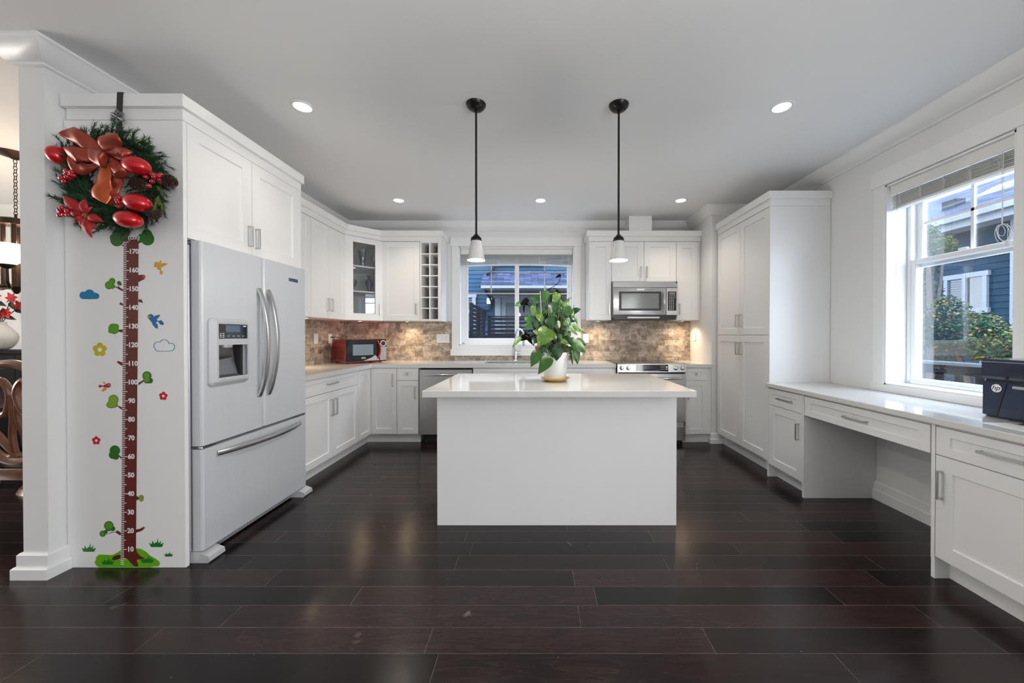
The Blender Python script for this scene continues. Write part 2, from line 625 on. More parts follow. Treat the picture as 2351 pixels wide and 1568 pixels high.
def smooth_path(pts, n=6, closed=False):
    P = [Vector(p) for p in pts]
    N = len(P)
    out = []
    for i in range(N if closed else N - 1):
        g = (lambda j: P[j % N]) if closed else (lambda j: P[max(0, min(N - 1, j))])
        p0, p1, p2, p3 = g(i - 1), g(i), g(i + 1), g(i + 2)
        for k in range(n):
            f = k / n
            out.append(0.5 * (2 * p1 + (p2 - p0) * f + (2 * p0 - 5 * p1 + 4 * p2 - p3) * f * f + (3 * p1 - p0 - 3 * p2 + p3) * f ** 3))
    if not closed: out.append(P[-1])
    return out
ROOT_LOC = {}
def tag(o, label=None, cat=None, group=None, kind=None):
    if label: o['label'] = label
    if cat: o['category'] = cat
    if group: o['group'] = group
    if kind: o['kind'] = kind
    return o
def thing(name, label, cat, loc=(0, 0, 0), rz=0.0, group=None, kind=None):
    o = bpy.data.objects.new(name, None)
    o.empty_display_size = 0.1
    COL.objects.link(o)
    o.location = loc
    o.rotation_euler = (0, 0, R(rz))
    ROOT_LOC[o.name] = Vector(loc)
    return tag(o, label, cat, group, kind)
def struct(name, m, mt, label=None, cat=None, smooth=0):
    o = m.finish(name, mt, smooth=smooth)
    return tag(o, label, cat, kind='structure')
def copy_thing(o, parent=None):
    c = o.copy()
    COL.objects.link(c)
    c.parent = parent
    ROOT_LOC[c.name] = Vector(c.location)
    for ch in list(o.children):
        copy_thing(ch, c)
    return c

# ------------------------------------------------------------------ the room
H = 2.735
XL, XR, YB = -2.54, 2.60, 4.83
XD, YD, YR = -7.0, 4.25, -3.5          # dining side wall, dining far wall, rear wall

m = MB(); m.box(XD - 0.2, XR + 0.0, YR - 0.2, YB + 0.0, -0.12, 0.0)
struct('floor', m, M['floor'], 'dark hardwood plank floor with pale seams and dust specks', 'floor')
m = MB(); m.box(XD - 0.2, XR + 0.3, YR - 0.2, YB + 0.2, H, H + 0.12)
struct('ceiling', m, M['ceil'], 'flat pale grey ceiling over the kitchen', 'ceiling')

WBx0, WBx1, WBz0, WBz1 = -1.043, 0.467, 1.12, 2.405     # sink window opening
m = MB()
m.box(XL - 0.13, WBx0, YB, YB + 0.16, -0.1, H); m.box(WBx1, XR + 0.26, YB, YB + 0.16, -0.1, H)
m.box(WBx0, WBx1, YB, YB + 0.16, -0.1, WBz0); m.box(WBx0, WBx1, YB, YB + 0.16, WBz1, H)
struct('wall_back', m, M['wall'], 'white painted back wall around the sink window', 'wall')
WRy0, WRy1, WRz0, WRz1 = 1.98, 2.73, 0.885, 2.366       # desk window opening
m = MB()
m.box(XR, XR + 0.26, YR, WRy0, -0.1, H); m.box(XR, XR + 0.26, WRy1, YB, -0.1, H)
m.box(XR, XR + 0.26, WRy0, WRy1, -0.1, WRz0); m.box(XR, XR + 0.26, WRy0, WRy1, WRz1, H)
struct('wall_right', m, M['wall'], 'white painted wall around the desk window', 'wall')
m = MB(); m.box(XL - 0.13, XL, 1.885, YB, 0, H)
struct('wall_left', m, M['wall'], 'white wall end like a pillar beside the refrigerator panel', 'wall')
m = MB(); m.box(XD, XL - 0.13, YD, YD + 0.15, 0, H)
struct('wall_dining', m, M['wall'], 'white far wall of the dining room', 'wall')
m = MB(); m.box(XD - 0.15, XD, YR, YD + 0.15, 0, H)
struct('wall_dining_side', m, M['wall'], 'white side wall of the dining room', 'wall')
m = MB()
m.box(XD - 0.15, XR + 0.26, YR - 0.15, YR, 0, H)
struct('wall_rear', m, M['wall'], 'plain white wall behind the viewpoint', 'wall')
# boxed column in the back right corner
CX, CY = 2.006, 4.224
m = MB(); m.box(CX, XR, CY, YB, 0, H)
struct('wall_column', m, M['wall'], 'white boxed wall column between range counter and pantry', 'wall')

# crown moulding
CRP = [(0, H), (0.10, H), (0.10, H - 0.012), (0.092, H - 0.018), (0.088, H - 0.026), (0.03, H - 0.088), (0.018, H - 0.092), (0.018, H - 0.102), (0.008, H - 0.106), (0, H - 0.106)]
def rev(path): return list(reversed(path))
m = MB()
m.sweep([(XL - 0.13, YD), (XL - 0.13, 1.885), (XL, 1.885), (XL, YB), (1.13, YB)][::-1], CRP)
struct('trim_1', m, M['trim'], 'white crown moulding around the left wall end and back wall', 'moulding', smooth=30)
m = MB()
m.sweep([(1.40, YB), (CX, YB), (CX, CY), (XR, CY), (XR, YR)][::-1], CRP)
struct('trim_2', m, M['trim'], 'white crown moulding around the column and desk window wall', 'moulding', smooth=30)
m = MB(); m.sweep([(XD, YD), (XL - 0.13, YD)][::-1], CRP)
struct('trim_3', m, M['trim'], 'white crown moulding on the dining room far wall', 'moulding', smooth=30)

BBP = [(0, 0), (0.022, 0), (0.022, 0.05), (0.014, 0.058), (0.014, 0.112), (0.006, 0.122), (0, 0.122)]
BBS = [(0, 0), (0.030, 0), (0.030, 0.052), (0.022, 0.060), (0.016, 0.060), (0.016, 0.118), (0.008, 0.127), (0, 0.127)]
m = MB(); m.sweep([(XL - 0.13, YD), (XL - 0.13, 1.885), (XL, 1.885), (XL, 1.957)][::-1], BBS)
struct('baseboard_left', m, M['trim'], 'stepped white baseboard around the left wall end', 'baseboard', smooth=30)
m = MB(); m.sweep([(CX, 4.28), (CX, CY), (XR, CY)][::-1], BBP)
struct('baseboard_column', m, M['trim'], 'white baseboard around the column foot', 'baseboard', smooth=30)
m = MB(); m.sweep([(XR, 2.80), (XR, 1.89)][::-1], [(0, 0), (0.03, 0), (0.03, 0.07), (0.018, 0.078), (0.018, 0.125), (0.008, 0.135), (0, 0.135)])
struct('baseboard_right', m, M['trim'], 'white baseboard in the desk kneehole', 'baseboard', smooth=30)
m = MB(); m.sweep([(XD, YD), (XL - 0.13, YD)][::-1], BBP)
struct('baseboard_dining', m, M['trim'], 'white baseboard on the dining room far wall', 'baseboard', smooth=30)

# vent chase above the right uppers
m = MB(); m.box(1.129, 1.405, 4.547, YB, 2.53, H); m.box(1.125, 1.135, 4.54, 4.55, 2.53, H); m.box(1.399, 1.409, 4.54, 4.55, 2.53, H)
tag(m.finish('vent_chase', M['trim'], smooth=0), 'white boxed vent duct between cabinet top and ceiling', 'duct cover')

# stone mosaic backsplash
m = MB()
m.box(XL, XL + 0.008, 2.932, YB, 0.9225, 1.44)
m.box(XL + 0.008, -1.141, YB - 0.008, YB, 0.9225, 1.44)
m.box(-1.141, 0.561, YB - 0.008, YB, 0.9225, 0.986)
m.box(0.561, CX, YB - 0.008, YB, 0.9225, 1.46)
struct('wall_tile', m, M['tile'], 'brown and grey split stone mosaic backsplash', 'backsplash')

# ------------------------------------------------------------------ sink window
w = thing('window_1', 'white framed sliding window above the sink', 'window', (-0.288, YB, 1.12), kind='structure')
m = MB()
CZ = 4.808
m.box(-1.141, WBx0, CZ, YB, 1.06, 2.423, 0.003); m.box(WBx1, 0.561, CZ, YB, 1.06, 2.423, 0.003)
m.box(-1.158, 0.578, CZ - 0.008, YB, 2.423, 2.541, 0.003)
m.box(-1.158, 0.578, CZ - 0.008, YB, 0.985, 1.066, 0.003)
m.box(WBx0, WBx1, CZ, YB, 1.06, 1.12, 0.002)
m.finish('casing', M['trim'], w, world=True)
m = MB()
for a, b_, c, d in ((WBx0, WBx0 + 0.012, WBz0, WBz1), (WBx1 - 0.012, WBx1, WBz0, WBz1), (WBx0, WBx1, WBz0, WBz0 + 0.012), (WBx0, WBx1, WBz1 - 0.012, WBz1)):
    m.box(a, b_, CZ + 0.0012, YB + 0.16, c, d)
m.finish('reveal', M['trim'], w, world=True)
FY = YB + 0.085
m = MB()
for a, b_, c, d in ((WBx0 + 0.012, WBx0 + 0.045, 1.132, 2.393), (WBx1 - 0.045, WBx1 - 0.012, 1.132, 2.393)):
    m.box(a, b_, FY, FY + 0.07, c, d, 0.003)
m.box(WBx0 + 0.03, WBx1 - 0.03, FY, FY + 0.07, 1.132, 1.165, 0.003); m.box(WBx0 + 0.03, WBx1 - 0.03, FY, FY + 0.07, 2.36, 2.393, 0.003)
m.finish('window_frame', M['white'], w, world=True)
def sash(x0, x1, y, z0=1.158, z1=2.37, fr=0.045, vx=None, hz=(), name='sash'):
    m = MB()
    m.box(x0, x0 + fr, y, y + 0.03, z0, z1, 0.004); m.box(x1 - fr, x1, y, y + 0.03, z0, z1, 0.004)
    m.box(x0 + fr, x1 - fr, y, y + 0.03, z0, z0 + fr, 0.004); m.box(x0 + fr, x1 - fr, y, y + 0.03, z1 - fr, z1, 0.004)
    s = m.finish(name, M['white'], w, world=True)
    m = MB(); m.box(x0 + fr - 0.004, x1 - fr + 0.004, y + 0.011, y + 0.019, z0 + fr - 0.004, z1 - fr + 0.004)
    m.finish('pane', M['pane'], s, world=True, smooth=0)
    m = MB()
    for z in hz: m.box(x0 + fr, x1 - fr, y + 0.012, y + 0.018, z - 0.008, z + 0.008)
    if vx is not None: m.box(vx - 0.008, vx + 0.008, y + 0.012, y + 0.018, min(hz), z1 - fr)
    m.finish('muntin', M['lgray'], s, world=True, smooth=0)
sash(-1.002, -0.262, FY + 0.004, hz=(2.112, 1.816), vx=-0.636, fr=0.055)
sash(-0.300, 0.425, FY + 0.036, z0=1.15, hz=(2.112, 1.816), vx=0.085, fr=0.036)

# ------------------------------------------------------------------ desk window
w = thing('window_2', 'white framed hung window above the desk', 'window', (XR, 2.355, 0.885), kind='structure')
m = MB()
m.box(XR - 0.020, XR, WRy1, WRy1 + 0.088, 0.872, 2.372, 0.003); m.box(XR - 0.020, XR, WRy0 - 0.10, WRy0, 0.872, 2.372, 0.003)
m.box(XR - 0.027, XR, WRy0 - 0.12, WRy1 + 0.108, 2.372, 2.49, 0.003)
m.box(XR - 0.024, XR, WRy0 - 0.12, WRy1 + 0.108, 0.832, 0.885, 0.003)
m.finish('casing', M['trim'], w, world=True)
m = MB()
for a, b_, c, d in ((WRy0, WRy0 + 0.012, WRz0, WRz1), (WRy1 - 0.012, WRy1, WRz0, WRz1), (WRy0, WRy1, WRz0, WRz0 + 0.012), (WRy0, WRy1, WRz1 - 0.012, WRz1)):
    m.box(XR - 0.012, XR + 0.26, a, b_, c, d)
m.finish('reveal', M['trim'], w, world=True)
FX = XR + 0.14
m = MB()
m.box(FX, FX + 0.08, WRy0 + 0.012, WRy0 + 0.040, 0.897, 2.354, 0.003); m.box(FX, FX + 0.08, WRy1 - 0.040, WRy1 - 0.012, 0.897, 2.354, 0.003)
m.box(FX, FX + 0.08, WRy0 + 0.03, WRy1 - 0.03, 0.897, 0.922, 0.003); m.box(FX, FX + 0.08, WRy0 + 0.03, WRy1 - 0.03, 2.33, 2.354, 0.003)
m.finish('window_frame', M['white'], w, world=True)
def hsash(x, z0, z1, fr, grid, name):
    y0, y1 = WRy0 + 0.034, WRy1 - 0.034
    m = MB()
    m.box(x, x + 0.034, y0, y0 + fr, z0, z1, 0.004); m.box(x, x + 0.034, y1 - fr, y1, z0, z1, 0.004)
    m.box(x, x + 0.034, y0 + fr, y1 - fr, z0, z0 + fr, 0.004); m.box(x, x + 0.034, y0 + fr, y1 - fr, z1 - fr, z1, 0.004)
    s = m.finish(name, M['white'], w, world=True)
    m = MB(); m.box(x + 0.013, x + 0.021, y0 + fr - 0.004, y1 - fr + 0.004, z0 + fr - 0.004, z1 - fr + 0.004)
    m.finish('pane', M['pane'], s, world=True, smooth=0)
    if grid:
        m = MB()
        ym = (y0 + y1) / 2
        m.box(x + 0.012, x + 0.022, ym - 0.009, ym + 0.009, z0 + fr, z1 - fr); m.box(x + 0.012, x + 0.022, y0 + fr, y1 - fr, 2.055, 2.073)
        m.finish('muntin', M['white'], s, world=True, smooth=0)
hsash(FX + 0.005, 0.905, 1.805, 0.036, False, 'lower_sash')
hsash(FX + 0.042, 1.745, 2.345, 0.048, True, 'upper_sash')
m = MB(); m.box(FX - 0.012, FX + 0.01, 2.33, 2.38, 1.805, 1.818, 0.003)
m.finish('sash_lock', M['white'], w, world=True)

# ------------------------------------------------------------------ cabinets (local: front faces -y, x runs along the front)
def bar_handle(parent, y, x, z, length, horiz, world=False, w=0.012, d=0.030):
    m = MB()
    h = length / 2
    if horiz:
        m.box(x - h, x + h, y - d, y - d + 0.008, z - w / 2, z + w / 2, 0.0015)
        for s in (-1, 1):
            m.box(x + s * h - (0.008 if s > 0 else 0), x + s * h + (0.008 if s < 0 else 0), y - d + 0.004, y, z - w / 2, z + w / 2, 0.001)
    else:
        m.box(x - w / 2, x + w / 2, y - d, y - d + 0.008, z - h, z + h, 0.0015)
        for s in (-1, 1):
            m.box(x - w / 2, x + w / 2, y - d + 0.004, y, z + s * h - (0.008 if s > 0 else 0), z + s * h + (0.008 if s < 0 else 0), 0.001)
    return m.finish('handle', M['nickel'], parent, world=world)
def knob(parent, y, x, z):
    m = MB()
    m.lathe([(0.006, 0), (0.006, -0.012), (0.014, -0.018), (0.0155, -0.024), (0.012, -0.030), (0.0, -0.031)], (x, y, z), 20, 'y')
    return m.finish('knob', M['nickel'], parent)

def cabinet(name, label, loc, rz, w, d, z0, z1, fronts, toe=None, group=None, legs=False):
    t = thing(name, label, 'cabinet', loc, rz, group)
    m = MB(); m.box(0, w, 0, d, z0, z1)
    if toe is not None:
        m.box(0.0, w, toe, d, 0, z0 + 0.01)
    m.finish('body', M['cab'], t, smooth=0)
    for fr in fronts:
        kind, x0, x1, a, b_ = fr[:5]
        hd = fr[5] if len(fr) > 5 else None
        rail = fr[6] if len(fr) > 6 else 0.058
        railz = fr[7] if len(fr) > 7 else None
        m = MB(); m.shaker(x0, x1, a, b_, rail=rail, railz=railz)
        f = m.finish(kind, M['cab'], t, smooth=0)
        if hd:
            if hd[0] == 'v': bar_handle(f, -0.02, hd[1], hd[2], hd[3], False)
            elif hd[0] == 'h': bar_handle(f, -0.02 + (0.009 if len(hd) > 4 else 0), hd[1], hd[2], hd[3], True)
            else: knob(f, -0.011, hd[1], hd[2])
    return t

G = 0.0018   # half gap between fronts
TOE = 0.055
# left run, faces +X; local x = world Y - origin
FXL = -1.95
cabinet('base_cabinet', 'white base cabinet with one wide drawer over two doors beside the refrigerator', (FXL, 2.934, 0), 90, 0.966, 0.580, 0.105, 0.878, [
    ('drawer', 0.004, 0.966 - G, 0.731, 0.874, ('h', 0.487, 0.803, 0.17, 1), 0.058, 0.045),
    ('door', 0.004, 0.487 - G, 0.114, 0.726, ('v', 0.487 - 0.034, 0.58, 0.155)),
    ('door', 0.487 + G, 0.966 - G, 0.114, 0.726, ('v', 0.487 + 0.034, 0.58, 0.155))], TOE)
# corner base
t = thing('corner_base_cabinet', 'white corner base cabinet under the red microwave with two doors at right angles', 'cabinet', (-1.95, 4.225, 0))
m = MB()
m.prism([(-2.535, 3.902), (-1.95, 3.902), (-1.95, 4.225), (-1.634, 4.225), (-1.634, 4.82), (-2.535, 4.82)], 0.105, 0.878)
m.prism([(-2.535, 3.902), (-2.005, 3.902), (-2.005, 4.28), (-1.634, 4.28), (-1.634, 4.82), (-2.535, 4.82)], 0.0, 0.11)
m.finish('body', M['cab'], t, world=True, smooth=0)
m = MB(); m.T = Matrix.Translation((0.0, 3.902 - 4.225, 0)) @ Matrix.Rotation(R(90), 4, 'Z')
m.shaker(0.002, 0.300, 0.114, 0.872, rail=0.055)
m.finish('door', M['cab'], t, smooth=0)
m = MB(); m.shaker(0.022, 0.314, 0.114, 0.872)
f = m.finish('door', M['cab'], t, smooth=0)
bar_handle(f, -0.02, 0.275, 0.735, 0.145, False)
FYB = 4.225
cabinet('base_cabinet', 'narrow white base cabinet with knobbed drawer left of the dishwasher', (-1.632, FYB, 0), 0, 0.250, 0.595, 0.105, 0.878, [
    ('drawer', G, 0.25 - G, 0.735, 0.874, ('k', 0.122, 0.806), 0.075, 0.042),
    ('door', G, 0.25 - G, 0.114, 0.728, ('v', 0.214, 0.588, 0.14))], TOE)
cabinet('sink_base_cabinet', 'white sink base cabinet behind the island beside the dishwasher', (-0.755, FYB, 0), 0, 0.93, 0.595, 0.105, 0.70, [
    ('drawer_front', G, 0.93 - G, 0.735, 0.874, None, 0.075, 0.042),
    ('door', G, 0.465 - G, 0.114, 0.728, ('v', 0.43, 0.60, 0.14)),
    ('door', 0.465 + G, 0.93 - G, 0.114, 0.728, ('v', 0.50, 0.60, 0.14))], TOE)
m = MB(); m.box(0, 0.93, 0, 0.02, 0.70, 0.878); m.finish('front_rail', M['cab'], bpy.data.objects['sink_base_cabinet'], smooth=0)
cabinet('base_cabinet', 'white drawer base cabinet between the sink and the range', (0.18, FYB, 0), 0, 0.715, 0.595, 0.105, 0.878, [
    ('drawer', G, 0.715 - G, 0.735, 0.874, ('h', 0.357, 0.806, 0.16, 1), 0.075, 0.042),
    ('drawer', G, 0.715 - G, 0.425, 0.728, ('h', 0.357, 0.60, 0.16, 1)),
    ('drawer', G, 0.715 - G, 0.114, 0.420, ('h', 0.357, 0.30, 0.16, 1))], TOE)
cabinet('base_cabinet', 'narrow white base cabinet with knobbed drawer right of the range', (1.690, FYB, 0), 0, 0.313, 0.595, 0.105, 0.878, [
    ('drawer', G, 0.262, 0.735, 0.874, ('k', 0.131, 0.806), 0.075, 0.042),
    ('door', G, 0.262, 0.114, 0.728, ('v', 0.036, 0.588, 0.14))], TOE)

# uppers
FXU = -2.24
cabinet('wall_cabinet', 'white wall cabinet partly hidden behind the refrigerator', (FXU, 2.934, 0), 90, 0.631, 0.30, 1.43, 2.41, [
    ('door', 0.003, 0.317 - G, 1.433, 2.404, ('v', 0.285, 1.575, 0.135)),
    ('door', 0.317 + G, 0.631 - G, 1.433, 2.404, ('v', 0.35, 1.575, 0.135))])
cabinet('wall_cabinet', 'white two-door wall cabinet left of the glass corner cabinet', (FXU, 3.567, 0), 90, 0.640, 0.30, 1.43, 2.41, [
    ('door', G, 0.310 - G, 1.433, 2.404, ('v', 0.278, 1.575, 0.135)),
    ('door', 0.310 + G, 0.640 - G, 1.433, 2.404, ('v', 0.345, 1.575, 0.135))])
t = thing('corner_wall_cabinet', 'diagonal white corner wall cabinet with a glass door and glassware inside', 'cabinet', (-2.24, 4.52, 0))
pent = [(-2.535, 4.82), (-2.535, 4.212), (-2.235, 4.212), (-1.932, 4.515), (-1.932, 4.82)]
m = MB()
m.prism(pent, 1.43, 1.452); m.prism(pent, 2.385, 2.41)
m.box(-2.535, -2.52, 4.212, 4.82, 1.452, 2.385); m.box(-2.52, -1.932, 4.805, 4.82, 1.452, 2.385)
m.box(-2.52, -2.235, 4.212, 4.226, 1.452, 2.385); m.box(-1.946, -1.932, 4.515, 4.805, 1.452, 2.385)
m.finish('body', M['cab'], t, world=True, smooth=0)
ins = [(-2.52, 4.805), (-2.52, 4.226), (-2.24, 4.226), (-1.946, 4.52), (-1.946, 4.805)]
for z in (1.765, 2.065):
    m = MB(); m.prism(ins, z, z + 0.018); m.finish('shelf', M['cab'], t, world=True, smooth=0)
dl = math.hypot(0.303, 0.303)
DT = Matrix.Translation((-2.235 - (-2.24), 4.212 - 4.52, 0)) @ Matrix.Rotation(R(45), 4, 'Z')
m = MB(); m.T = DT
a, fr = 0.003, 0.088
for b4 in ((a, fr, 1.433, 2.404), (dl - fr, dl - a, 1.433, 2.404), (fr, dl - fr, 1.433, 1.512), (fr, dl - fr, 2.346, 2.404)):
    m.box(b4[0], b4[1], -0.02, 0.0, b4[2], b4[3])
f = m.finish('door', M['cab'], t, smooth=0)
m = MB(); m.T = DT; m.box(fr - 0.004, dl - fr + 0.004, -0.010, -0.005, 1.508, 2.350)
tag(m.finish('pane', M['cabpane'], f, smooth=0), 'clear glass door pane')
hm = MB(); hm.T = DT
hm.box(dl - 0.044, dl - 0.032, -0.050, -0.042, 1.502, 1.634, 0.0015)
for z in (1.502, 1.626): hm.box(dl - 0.044, dl - 0.032, -0.046, -0.02, z, z + 0.008)
hm.finish('handle', M['nickel'], f)
FYU = 4.52
cabinet('wall_cabinet', 'white single-door wall cabinet between glass corner cabinet and wine rack', (-1.928, FYU, 0), 0, 0.470, 0.30, 1.43, 2.41, [
    ('door', 0.004, 0.466, 1.433, 2.404, ('v', 0.428, 1.575, 0.135), 0.068)])
# wine rack
t = thing('wine_rack_cabinet', 'white open wine rack cabinet with fourteen square cubbies beside the sink window', 'cabinet', (-1.456, FYU, 0))
m = MB()
wr = 0.256
m.box(0, 0.016, -0.02, 0.30, 1.43, 2.41); m.box(wr - 0.036, wr, -0.02, 0.30, 1.43, 2.41)
m.box(0.016, wr - 0.036, -0.02, 0.30, 1.43, 1.452); m.box(0.016, wr - 0.036, -0.02, 0.30, 2.390, 2.41); m.box(0.016, wr - 0.036, 0.285, 0.30, 1.452, 2.39)
m.finish('body', M['cab'], t, smooth=0)
m = MB()
xm = (0.016 + wr - 0.036) / 2
m.box(xm - 0.007, xm + 0.007, -0.018, 0.285, 1.452, 2.39)
for k in range(1, 7):
    z = 1.452 + (2.39 - 1.452) * k / 7
    m.box(0.016, xm - 0.007, -0.018, 0.285, z - 0.006, z + 0.006); m.box(xm + 0.007, wr - 0.036, -0.018, 0.285, z - 0.006, z + 0.006)
m.finish('divider', M['cab'], t, smooth=0)
# right uppers
cabinet('wall_cabinet', 'narrow white wall cabinet just right of the sink window', (0.622, FYU, 0), 0, 0.278, 0.30, 1.44, 2.41, [
    ('door', 0.012, 0.278 - G, 1.443, 2.404, ('v', 0.248, 1.575, 0.135), 0.062)])
cabinet('wall_cabinet', 'short white two-door wall cabinet above the built-in microwave', (0.902, FYU, 0), 0, 0.796, 0.30, 1.912, 2.41, [
    ('door', G, 0.398 - G, 1.918, 2.404, ('v', 0.362, 2.03, 0.135), 0.075, 0.062),
    ('door', 0.398 + G, 0.796 - G, 1.918, 2.404, ('v', 0.434, 2.03, 0.135), 0.075, 0.062)])
cabinet('wall_cabinet', 'narrow white wall cabinet right of the built-in microwave against the column', (1.700, FYU, 0), 0, 0.300, 0.30, 1.44, 2.41, [
    ('door', G, 0.268, 1.443, 2.404, ('v', 0.036, 1.575, 0.135), 0.078)])
# crowns of the wall cabinets (continuous strips)
RIS = [(-0.01, 2.41), (0.0, 2.41), (0.0, 2.468), (-0.01, 2.468)]
CRN = [(-0.01, 2.468), (0.026, 2.468), (0.026, 2.533), (-0.01, 2.533)]
def cab_crown(path, label, name='cabinet_cornice', dz=0):
    m = MB()
    m.sweep(path, [(o, z + dz) for o, z in RIS]); m.sweep(path, [(o, z + dz) for o, z in CRN])
    return tag(m.finish(name, M['cab'], smooth=0), label, 'cornice', kind='thing')
cab_crown([(-1.2, 4.82), (-1.2, 4.50), (-1.94, 4.50), (-2.22, 4.22), (-2.22, 2.93)], 'white crown strip along the left and corner wall cabinets and wine rack')
cab_crown([(2.0, 4.50), (0.622, 4.50), (0.622, 4.82)], 'white crown strip along the wall cabinets above the range')
m = MB()
m.prism([(-2.53, 4.82), (-2.53, 2.94), (-2.225, 2.94), (-2.225, 4.215), (-1.935, 4.505), (-1.205, 4.505), (-1.205, 4.82)], 2.412, 2.42)
m.finish('dust_board', M['cab'], bpy.data.objects['cabinet_cornice'], smooth=0)

# refrigerator surround
t = thing('refrigerator_cabinet', 'tall white cabinet surround with end panel and two doors above the refrigerator', 'cabinet', (-1.92, 1.958, 0), 90)
m = MB(); m.box(0.02, 0.960, 0, 0.615, 1.778, 2.405); m.finish('body', M['cab'], t, smooth=0)
m = MB(); m.box(0, 0.022, -0.02, 0.615, 0, 2.4012, 0.001); m.finish('end_panel', M['cab'], t, smooth=0)
m = MB(); m.box(0.950, 0.972, -0.02, 0.615, 0, 2.4012, 0.001); m.finish('end_panel', M['cab'], t, smooth=0)
m = MB(); m.shaker(0.022 + G, 0.470 - G, 1.780, 2.400, rail=0.072)
f = m.finish('door', M['cab'], t, smooth=0); bar_handle(f, -0.02, 0.438, 1.90, 0.135, False)
m = MB(); m.shaker(0.470 + G, 0.950 - G, 1.780, 2.400, rail=0.072)
f = m.finish('door', M['cab'], t, smooth=0); bar_handle(f, -0.02, 0.502, 1.90, 0.135, False)
m = MB()
pth = [(0.972, -0.02), (0.0, -0.02), (0.0, 0.60)]
for prf in (RIS, CRN):
    m.sweep(rev(pth)[::-1], [(o, z - 0.007) for o, z in prf])
m.box(0.004, 0.968, -0.012, 0.60, 2.404, 2.41)
m.finish('crown', M['cab'], t, smooth=0)

# pantry, faces -X
t = cabinet('pantry_cabinet', 'tall white four-door pantry cabinet beside the column', (2.08, 4.195, 0), -90, 0.925, 0.515, 0.11, 2.405, [
    ('door', G, 0.462 - G, 0.130, 1.253, ('v', 0.428, 1.118, 0.13), 0.066),
    ('door', 0.462 + G, 0.923, 0.130, 1.253, ('v', 0.496, 1.118, 0.13), 0.066),
    ('door', G, 0.462 - G, 1.258, 2.397, ('v', 0.428, 1.40, 0.13), 0.066),
    ('door', 0.462 + G, 0.923, 1.258, 2.397, ('v', 0.496, 1.40, 0.13), 0.066)], TOE)
m = MB(); m.box(0.925, 0.944, -0.02, 0.517, 0.11, 2.4022); m.box(0.925, 0.944, TOE, 0.517, 0, 0.11); m.finish('end_panel', M['cab'], t, smooth=0)
m = MB()
pth = [(0.944, 0.517), (0.944, -0.02), (0.0, -0.02)]
for prf in (RIS, CRN): m.sweep(pth, [(o, z - 0.006) for o, z in prf])
m.box(0.004, 0.936, -0.012, 0.515, 2.405, 2.412)
m.finish('crown', M['cab'], t, smooth=0)

# desk, faces -X
FXD = 2.06
DZ = 0.797
def desk_cab(label, y_far, wd, fronts):
    t = thing('desk_cabinet', label, 'cabinet', (FXD, y_far, 0), -90)
    m = MB(); m.box(0.018, wd - 0.018, 0, 0.535, 0.105, DZ); m.box(0.018, wd - 0.018, 0.06, 0.535, 0, 0.11)
    m.finish('body', M['cab'], t, smooth=0)
    for s in (0.0, wd - 0.018):
        m = MB(); m.box(s, s + 0.018, -0.02, 0.538, 0.10, DZ); m.box(s, s + 0.018, 0.06 - 0.078, 0.538, 0, 0.10)
        m.finish('side_panel', M['cab'], t, smooth=0)
    for kind, x0, x1, a, b_, hd, rail, railz in fronts:
        m = MB(); m.shaker(x0, x1, a, b_, rail=rail, railz=railz)
        f = m.finish(kind, M['cab'], t, smooth=0)
        bar_handle(f, -0.02 + (0.009 if hd[0] == 'h' else 0), hd[1], hd[2], hd[3], hd[0] == 'h')
    return t
desk_cab('white desk cabinet with drawer and door next to the pantry', 3.248, 0.448, [
    ('drawer', 0.021, 0.428, 0.645, 0.785, ('h', 0.225, 0.715, 0.17), 0.062, 0.042),
    ('door', 0.021, 0.428, 0.118, 0.640, ('v', 0.395, 0.497, 0.13), 0.062, None)])
desk_cab('white desk cabinet with drawer and door under the printer', 1.890, 0.580, [
    ('drawer', 0.022, 0.558, 0.645, 0.785, ('h', 0.29, 0.715, 0.17), 0.062, 0.042),
    ('door', 0.022, 0.558, 0.118, 0.640, ('v', 0.052, 0.495, 0.145), 0.075, None)])
t = thing('pencil_drawer_unit', 'wide white pencil drawer spanning the open desk kneehole', 'drawer', (FXD, 2.798, 0), -90)
m = MB(); m.shaker(0.004, 0.902, 0.640, 0.785, rail=0.062, railz=0.042); f = m.finish('drawer_front', M['cab'], t, smooth=0)
bar_handle(f, -0.011, 0.45, 0.712, 0.17, True)
m = MB(); m.box(0.002, 0.904, 0.0, 0.40, 0.655, DZ); m.finish('drawer_box', M['cab'], t, smooth=0)

# ------------------------------------------------------------------ counters
CT, CB = 0.922, 0.879
SX0, SX1, SY0, SY1 = -0.66, 0.08, 4.315, 4.665
m = MB()
m.prism([(-2.5315, 2.934), (-1.905, 2.934), (-1.905, 4.18), (SX0, 4.18), (SX0, 4.8215), (-2.5315, 4.8215)], CB, CT)
m.box(SX1, 0.893, 4.18, 4.8215, CB, CT); m.box(SX0, SX1, 4.18, SY0, CB, CT); m.box(SX0, SX1, SY1, 4.8215, CB, CT)
tag(m.finish('countertop', M['quartz'], smooth=0), 'white L-shaped quartz countertop along left and back walls with sink cutout', 'countertop')
m = MB(); m.box(1.686, 2.003, 4.18, 4.8215, CB, CT, 0.002)
tag(m.finish('countertop', M['quartz'], smooth=0), 'short white quartz countertop right of the range', 'countertop')
m = MB(); m.box(2.02, 2.575, 1.31, 3.249, 0.798, 0.832, 0.003)
m.box(2.57, 2.598, 1.31, 3.249, 0.798, 0.832)
tag(m.finish('desk_countertop', M['quartz'], smooth=0), 'long white quartz desk top below the right window', 'countertop')
